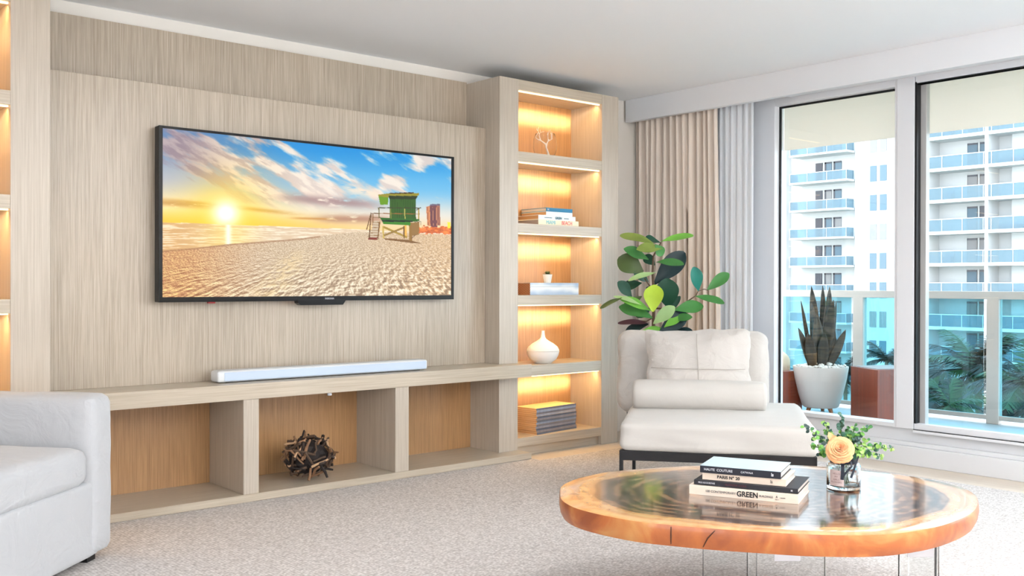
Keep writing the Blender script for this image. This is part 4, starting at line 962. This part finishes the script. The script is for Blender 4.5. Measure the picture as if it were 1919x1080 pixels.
fl_ = [((385, 205), (152, 150), 78, 'o', -.02, .5), ((425, 200), (322, 168), 72, 'd', .08, .6), ((428, 192), (648, 150), 60, 'b', 0, .5), ((445, 235), (265, 245), 78, 'o', -.06, .3), ((390, 210), (440, 285), 70, 'g', -.08, .1),
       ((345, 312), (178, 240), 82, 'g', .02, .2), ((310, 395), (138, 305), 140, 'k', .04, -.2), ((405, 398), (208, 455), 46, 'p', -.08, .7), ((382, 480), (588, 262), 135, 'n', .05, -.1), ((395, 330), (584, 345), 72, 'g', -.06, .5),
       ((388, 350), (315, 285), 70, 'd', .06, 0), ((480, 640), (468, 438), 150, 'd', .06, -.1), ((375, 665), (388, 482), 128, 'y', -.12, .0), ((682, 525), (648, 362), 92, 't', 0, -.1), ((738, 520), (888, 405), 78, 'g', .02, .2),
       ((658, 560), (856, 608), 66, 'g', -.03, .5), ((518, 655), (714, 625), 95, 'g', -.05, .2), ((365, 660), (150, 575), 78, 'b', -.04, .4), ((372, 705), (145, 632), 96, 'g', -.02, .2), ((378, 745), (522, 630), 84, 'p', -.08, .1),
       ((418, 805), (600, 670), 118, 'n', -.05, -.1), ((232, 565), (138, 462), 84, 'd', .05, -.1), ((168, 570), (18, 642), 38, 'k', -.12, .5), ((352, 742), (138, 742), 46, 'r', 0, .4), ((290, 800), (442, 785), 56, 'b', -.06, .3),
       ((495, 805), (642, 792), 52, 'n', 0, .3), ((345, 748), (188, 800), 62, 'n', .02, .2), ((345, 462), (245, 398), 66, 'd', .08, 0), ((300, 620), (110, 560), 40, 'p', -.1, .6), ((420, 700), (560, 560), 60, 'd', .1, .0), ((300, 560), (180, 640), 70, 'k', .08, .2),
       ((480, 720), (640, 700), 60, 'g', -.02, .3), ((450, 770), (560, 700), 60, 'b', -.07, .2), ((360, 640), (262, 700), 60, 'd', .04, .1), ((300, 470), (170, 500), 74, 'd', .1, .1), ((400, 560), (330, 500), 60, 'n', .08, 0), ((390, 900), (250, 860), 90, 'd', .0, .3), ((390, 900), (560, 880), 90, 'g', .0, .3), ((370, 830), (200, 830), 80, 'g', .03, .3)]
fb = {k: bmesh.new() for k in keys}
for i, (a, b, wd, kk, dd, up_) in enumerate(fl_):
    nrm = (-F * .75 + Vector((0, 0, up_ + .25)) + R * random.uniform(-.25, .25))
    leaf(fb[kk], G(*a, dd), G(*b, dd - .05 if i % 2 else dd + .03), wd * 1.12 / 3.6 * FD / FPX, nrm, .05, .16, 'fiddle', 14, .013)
bm = bmesh.new()
for i, k in enumerate(keys):
    me = bpy.data.meshes.new('x'); fb[k].to_mesh(me); fb[k].free(); n0 = len(bm.faces); bm.from_mesh(me); bpy.data.meshes.remove(me); bm.faces.ensure_lookup_table()
    for q in range(n0, len(bm.faces)): bm.faces[q].material_index = i
obj('foliage', bm, lm, fg, smooth=True)
bm = bmesh.new(); bk = mat('fig_bark', (92, 72, 56), .8)
tube(bm, [Vector((0, 0, .28)), Vector((.01, 0, .6)), G(378, 745), G(382, 560), G(372, 400), G(378, 290), G(430, 195)], [.014, .013, .011, .009, .008, .006, .004], 8)
tube(bm, [G(382, 640), G(520, 650), G(600, 600), G(665, 555), G(684, 520)], [.007, .006, .005, .004, .003], 6); tube(bm, [G(380, 520), G(350, 485), G(318, 440)], [.006, .005, .004], 6)
tube(bm, [G(380, 700), G(330, 730), G(250, 720)], [.006, .005, .004], 6); tube(bm, [G(684, 525), G(720, 512), G(745, 518)], .003, 6)
obj('stem', bm, bk, fg, smooth=True)

# ------------------------------------------------------------------ balcony
ZF = .10
struct('trim_6', BX(6.02, 7.62, Y0 - 1, 7.5, ZF - .25, ZF), mat('balcony_tile', (168, 176, 182), .4, noise_scale=5, noise_amt=.1), label='grey tiled balcony floor')
struct('trim_7', BX(6.03, 7.5, Y0 - 1, 7.5, 2.50, 2.75), mat('balcony_soffit_paint', (246, 238, 226), .8), label='beige underside of the balcony above')
rail_m = mat('taupe_aluminium', (190, 180, 172), .45)
rglass = glass_mat('cyan_rail_glass', (186, 228, 237))
rl = thing('balcony_railing', 'taupe balcony railing with cyan tinted glass panels outside the windows', 'railing', (7.39, 3.2, ZF))
obj('top_rail', BX(0, .06, -4, 4.2, .925, .983, bev=.004), rail_m, rl); obj('bottom_rail', BX(.015, .045, -4, 4.2, .028, .062, bev=.003), rail_m, rl)
for y in (4.26 - 3.2, 3.175 - 3.2, 2.09 - 3.2, 1.0 - 3.2, 5.34 - 3.2, 6.42 - 3.2): obj('post', BX(-.0, .065, y - .045, y + .045, 0, .93, bev=.003), rail_m, rl)
for y in (-2.155, -1.07, .02, 1.105, 2.185):
    obj('glass_panel', BX(.025, .033, y + .03, y + 1.0, .06, .928), rglass, rl, label='cyan tinted glass panel')
# planter with snake plant
pp = P(1538, 770, 7.85); px0, py0 = pp.x, pp.y
t = thing('snake_plant', 'dark snake plant in a pale tapered planter on the balcony', 'potted plant', (px0, py0, ZF))
SC = 7.85 / FPX; pr = 50 * SC
bm = bmesh.new(); zt_ = (775 - 688) * SC
lathe(bm, [(0, .045), (pr * .60, .045), (pr * .66, .055), (pr * .80, zt_ * .4), (pr * .94, zt_ * .75), (pr, zt_ * .97), (pr * 1.0, zt_), (pr * .92, zt_), (pr * .9, zt_ - .03), (0, zt_ - .03)], 48)
obj('planter', bm, mat('pale_stoneware', (214, 200, 190), .7, noise_scale=12, noise_amt=.05), t, smooth='auto')
for a in (0.4, 2.5, 4.6):
    bm = bmesh.new(); tube(bm, [(math.cos(a) * pr * .42, math.sin(a) * pr * .42, .05), (math.cos(a) * pr * .5, math.sin(a) * pr * .5, 0)], [.02, .013], 10); obj('leg', bm, mat('pine_leg', (190, 120, 80), .5), t)
bm = bmesh.new(); rp = random.Random(2)
for k in range(170):
    a = rp.uniform(0, 2 * PI); r_ = pr * .9 * math.sqrt(rp.random()); s_ = rp.uniform(.010, .017); m4 = Matrix.Translation((r_ * math.cos(a), r_ * math.sin(a), zt_ - .012 + rp.uniform(0, .018) + (.02 if r_ < pr * .5 else 0))) @ Matrix.Diagonal((s_ * rp.uniform(.8, 1.5), s_, s_ * .8, 1))
    bmesh.ops.create_icosphere(bm, subdivisions=1, radius=1, matrix=m4)
o = obj('pebbles', bm, mat('white_pebbles', (230, 222, 214), .8), t, smooth=True); o['kind'] = 'stuff'
bm = bmesh.new()
def SP(x, y, dd=0): return P(1480 + x / 4, 530 + y / 4, 7.85 + dd) - Vector((px0, py0, ZF))
for (b, tp, wd, dd) in (((215, 640), (165, 28), 60, .06), ((235, 640), (250, 22), 50, .1), ((250, 640), (302, 30), 62, .05), ((190, 640), (165, 150), 74, -.02), ((215, 650), (205, 235), 76, -.08), ((240, 640), (330, 130), 70, 0), ((160, 635), (68, 340), 48, -.04), ((290, 640), (422, 352), 52, -.02), ((290, 635), (318, 270), 66, .04),
                        ((180, 640), (140, 380), 60, -.08), ((240, 650), (262, 375), 66, -.1), ((300, 630), (345, 400), 50, 0), ((170, 640), (85, 130), 24, .1), ((280, 640), (352, 140), 30, .08)):
    leaf(bm, SP(*b, dd * .6), SP(*tp, dd), wd / 4 * SC * 1.3, -F + R * random.uniform(-.5, .5), .02, .25, 'sword', 10)
def snake_mat():
    m = mat('snake_leaf', (34, 40, 32), .4); n = m.node_tree.nodes; l = m.node_tree.links; b = n['Principled BSDF']
    g = n.new('ShaderNodeTexCoord'); mp = n.new('ShaderNodeMapping'); mp.inputs['Scale'].default_value = (6, 6, 60); l.new(g.outputs['Object'], mp.inputs[0])
    nz = n.new('ShaderNodeTexNoise'); nz.inputs['Scale'].default_value = 1; l.new(mp.outputs[0], nz.inputs['Vector'])
    r = n.new('ShaderNodeValToRGB'); r.color_ramp.elements[0].position = .4; r.color_ramp.elements[1].position = .65; r.color_ramp.elements[0].color = (*lin((22, 26, 22)), 1); r.color_ramp.elements[1].color = (*lin((66, 58, 42)), 1)
    l.new(nz.outputs['Fac'], r.inputs[0]); l.new(r.outputs[0], b.inputs['Base Color']); return m
o = obj('leaves', bm, snake_mat(), t, smooth=True); o.name = 'foliage'; sm = o.modifiers.new('th', 'SOLIDIFY'); sm.thickness = .004
# wooden cube and wooden seat with cushion
ipe = wood('red_hardwood', (158, 66, 32), (112, 40, 18), 'z', .3, scale=30, blot=.4)
def corner_box(name, label, cat, uL, uC, uR, vC, d, ztop):
    pass
t = thing('wooden_cube', 'reddish brown hardwood cube table right of the snake plant on the balcony', 'table', (6.98, 3.80, ZF), math.radians(-26))
obj('body', BX(-.18, .18, -.17, .17, 0.015, .40, bev=.004), ipe, t); obj('tray_top', BX(-.165, .165, -.155, .155, .398, .404), mat('grey_board', (150, 146, 144), .6), t)
for (x, y) in ((-.15, -.14), (.15, -.14), (-.15, .14), (.15, .14)): obj('foot', BX(x - .015, x + .015, y - .015, y + .015, 0, .016), blackf, t)
seat_p = P(1394, 700, 8.1)
t = thing('outdoor_seat', 'hardwood balcony seat with a cream cushion left of the snake plant', 'seat', (seat_p.x, seat_p.y, ZF), math.radians(-8))
obj('side_frame', BX(-.30, .30, -.36, -.28, 0, .33, bev=.004), ipe, t); obj('side_frame', BX(-.30, .30, .28, .36, 0, .33, bev=.004), ipe, t); obj('seat_deck', BX(-.28, .28, -.28, .28, .06, .22, bev=.004), ipe, t)
bm = place(softbox(.58, .58, .26, .09, seg=14, crown=.02), (0, 0, .22)); obj('seat_cushion', bm, mat('cream_cushion', (232, 208, 178), .9), t, smooth=True)

# ------------------------------------------------------------------ buildings across
fac = mat('white_stucco', (198, 197, 196), .8, noise_scale=.3, noise_amt=.02); bglass = glass_mat('balcony_cyan_glass', (166, 192, 204), opacity=.2); dkwin = mat('dark_window', (44, 46, 58), .15); blwin = mat('blue_grey_window', (104, 122, 134), .5, spec=.1); grwin = mat('curtained_window', (140, 138, 138), .5, spec=.2)  # the blue-grey windows are a plain matte colour
FH = 2.953; ZK = 2.95
bA = thing('apartment_building', 'white apartment tower with projecting balconies and paired small windows', 'building', (92, 56, -16))
def LB(x0, x1, y0, y1, z0, z1, bev=0): return BX(x0 - 92, x1 - 92, y0 - 56, y1 - 56, z0 + 16, z1 + 16, bev=bev)
bm = bmesh.new()
def LBa(bm, x0, x1, y0, y1, z0, z1): box(bm, x0 - 92, x1 - 92, y0 - 56, y1 - 56, z0 + 16, z1 + 16)
LBa(bm, 92, 104, 46.0, 53.4, -16, 34); LBa(bm, 92.9, 104, 53.4, 61.6, -16, 34); LBa(bm, 92, 104, 61.6, 78, -16, 34)
obj('wall', bm, fac, bA)
for k in range(-4, 8):
    zb = ZK + FH * k        # slab underside
    obj('balcony_slab', LB(90.6, 92.9, 53.5, 60.3, zb, zb + .2), fac, bA)
    zr0, zr1 = zb + .2, zb + 1.16
    bm = bmesh.new(); LBa(bm, 90.62, 90.68, 53.55, 60.25, zr0, zr1 - .05); LBa(bm, 90.68, 92.0, 53.55, 53.61, zr0, zr1 - .05); LBa(bm, 90.68, 92.0, 60.19, 60.25, zr0, zr1 - .05)
    g = obj('balcony_railing', bm, bglass, bA, label='cyan tinted glass balcony railing')
    bm = bmesh.new(); LBa(bm, 90.6, 90.7, 53.5, 60.3, zr1 - .06, zr1)
    for y in (53.55, 55.8, 58.1, 60.2): LBa(bm, 90.6, 90.7, y, y + .04, zr0, zr1)
    obj('handrail', bm, fac, g)
    for q, (ya, yb) in enumerate(((57.70, 58.50), (56.60, 57.40), (55.45, 56.35))):
        mm_ = dkwin if q == 0 else (blwin if (k + q) % 3 else grwin)
        obj('window', LB(92.80, 92.92, ya, yb, zr0 + .02, zr0 + 2.15), mm_, bA)
        if q: obj('window_dark_strip', LB(92.78, 92.82, ya - .0, yb, zr0 + 2.0, zr0 + 2.17), dkwin, bA); obj('window_dark_strip', LB(92.78, 92.82, yb - .18, yb, zr0 + .02, zr0 + 2.15), dkwin, bA)  # dark strips along the window top and one side
    zc = zb - .35
    for (ya, yb) in ((51.0, 51.72), (49.93, 50.65)):
        obj('window', LB(91.95, 92.02, ya, yb, zc - .9 + 1.05, zc + .7 + 1.05), grwin if k % 3 == 1 else blwin, bA)
bB = thing('apartment_building', 'white apartment wing with wide glass fronted balconies at the right edge', 'building', (89.4, 36, -16))
def LC(bm, x0, x1, y0, y1, z0, z1): box(bm, x0 - 89.4, x1 - 89.4, y0 - 36, y1 - 36, z0 + 16, z1 + 16)
bm = bmesh.new(); LC(bm, 91.6, 102, 20, 45.5, -16, 34); LC(bm, 89.42, 91.6, 44.35, 46, -16, 34)
for y in (38.8, 28.6): LC(bm, 89.3, 91.6, y, y + .3, -16, 34)
obj('wall', bm, fac, bB); bm = bmesh.new()
obj('wall_return', (LC(bm, 90.9, 91.6, 35.9, 37.4, -16, 34), bm)[1], fac, bB)
for k in range(-4, 8):
    zb = ZK - .08 + FH * k
    for (y0_, y1_) in ((39.1, 45.0), (28.9, 38.8)):
        bm = bmesh.new(); LC(bm, 89.3, 91.6, y0_, y1_, zb, zb + .3); obj('balcony_slab', bm, fac, bB)
        bm = bmesh.new(); LC(bm, 89.32, 89.38, y0_, y1_, zb + .3, zb + 1.38); g = obj('balcony_railing', bm, bglass, bB, label='cyan tinted glass balcony railing')
        bm = bmesh.new(); LC(bm, 89.3, 89.4, y0_, y1_, zb + 1.38, zb + 1.45)
        y = y0_ + .1
        while y < y1_: LC(bm, 89.3, 89.38, y, y + .05, zb + .3, zb + 1.4); y += 1.9
        obj('handrail', bm, fac, g)
    for q, (ya, yb) in enumerate(((40.75, 41.65), (39.62, 40.5), (39.12, 39.45), (33.2, 35.2), (30.5, 32.6))):
        mm_ = dkwin if (q > 1 or (k == 1 and q == 1)) else (blwin if k % 2 else grwin)
        bm = bmesh.new(); LC(bm, 91.5, 91.62, ya, yb, zb + .32, zb + 2.62); wd_ = obj('window', bm, mm_, bB)
        if q < 2: bm = bmesh.new(); LC(bm, 91.46, 91.5, ya, yb, zb + 2.45, zb + 2.62); obj('window_dark_strip', bm, dkwin, wd_)  # dark strip along the window top
        if q < 3: bm = bmesh.new(); LC(bm, 91.44, 91.5, yb, yb + .12, zb + .32, zb + 2.67); obj('window_frame', bm, fac, wd_)
    if k % 2 == 0:
        bm = bmesh.new(); LC(bm, 90.2, 90.9, 42.6, 43.4, zb + .3, zb + .9); box(bm, 1.5, 1.6, 6.6, 7.4, zb + 16.9, zb + 17.2); obj('balcony_chair', bm, mat('grey_furniture', (120, 136, 150), .7), bB)
    else:
        bm = bmesh.new(); LC(bm, 90.0, 91.0, 36.3, 38.2, zb + .3, zb + .75); obj('balcony_lounger', bm, mat('blue_furniture', (60, 100, 136), .7), bB)
# garden below and palms
o = struct('ground', BX(8, 220, -80, 200, -16.2, -16), mat('garden_ground', (60, 96, 84), .8, noise_scale=.2, noise_amt=.5)); o.name = 'floor_outside'; 
palm_m = [mat('palm_frond', c_, .5) for c_ in ((10, 22, 12), (34, 58, 18), (8, 16, 12))]
trunk_m = mat('palm_trunk', (110, 90, 74), .9)
def palm(cx_, cy_, cz, size, nf, label, seed, mats):
    r_ = random.Random(seed); t = thing('palm_tree', label, 'palm tree', (cx_, cy_, -16))
    bm = bmesh.new(); top = cz + 16
    for f in range(nf):
        a = 2 * PI * f / nf + r_.uniform(-.3, .3); el = r_.uniform(-.35, 1.25); L = size * r_.uniform(.8, 1.1)
        pts = []; d = Vector((math.cos(a) * math.cos(el), math.sin(a) * math.cos(el), math.sin(el))); p = Vector((0, 0, top))
        for k in range(12):
            pts.append(p.copy()); p = p + d * L / 12; d = (d + Vector((0, 0, -.11))).normalized()
        n0 = len(bm.faces); tube(bm, pts, [.03 * size / 3 * (1 - k / 13) for k in range(12)], 4)
        for k in range(1, 12):
            for q in range(4):
                t0 = k - 1 + q / 4; i0 = int(t0); c_ = pts[i0].lerp(pts[min(11, i0 + 1)], t0 - i0); tg = (pts[min(11, i0 + 1)] - pts[i0]).normalized()
                sd_ = tg.cross(Vector((0, 0, 1))).normalized(); ll = size * .27 * math.sin(PI * min(1, (t0 + 1.2) / 13)) ** .6
                for s_ in (-1, 1):
                    dr = (sd_ * s_ * .8 + tg * .55 + Vector((0, 0, -.35 + r_.uniform(-.2, .2)))).normalized()
                    wv_ = tg * size * .010; tip = c_ + dr * ll
                    vs_ = [bm.verts.new(c_ - wv_), bm.verts.new(c_ + wv_), bm.verts.new(c_ + dr * ll * .6 + wv_), bm.verts.new(tip)]; bm.faces.new(vs_)
        bm.faces.ensure_lookup_table(); mi = r_.randrange(len(mats))
        for q in range(n0, len(bm.faces)): bm.faces[q].material_index = mi
    obj('crown', bm, mats, t)
    bm = bmesh.new(); tube(bm, [(0, 0, 0), (.2, .1, top * .5), (0, 0, top)], [size * .06, size * .05, size * .045], 10); obj('trunk', bm, trunk_m, t)
def at_depth(u, v, d): p_ = P(u, v, d); return p_.x, p_.y, p_.z
palm(*at_depth(1835, 700, 26), 1.9, 26, 'largest dark green palm crown seen through the sliding door', 1, palm_m)
palm(*at_depth(1780, 760, 15), .75, 18, 'small bright green palm low behind the sliding door glass', 2, [palm_m[1], palm_m[0]])
palm(*at_depth(1930, 722, 18), 1.3, 22, 'palm crown cut off at the right edge behind the railing', 3, palm_m)
palm(*at_depth(1662, 676, 24), 1.0, 14, 'small palm top showing just above the wooden cube', 4, [palm_m[0]])
palm(*at_depth(1585, 700, 30), 1.3, 18, 'palm crown behind the snake plant and railing post', 5, [palm_m[2]])
palm(*at_depth(1735, 735, 34), 2.0, 22, 'dark palm crown left of the largest palm behind the glass', 6, [palm_m[2], palm_m[0]])
palm(*at_depth(1885, 805, 30), 2.0, 22, 'low palm crown under the largest palm near the railing post', 7, palm_m)
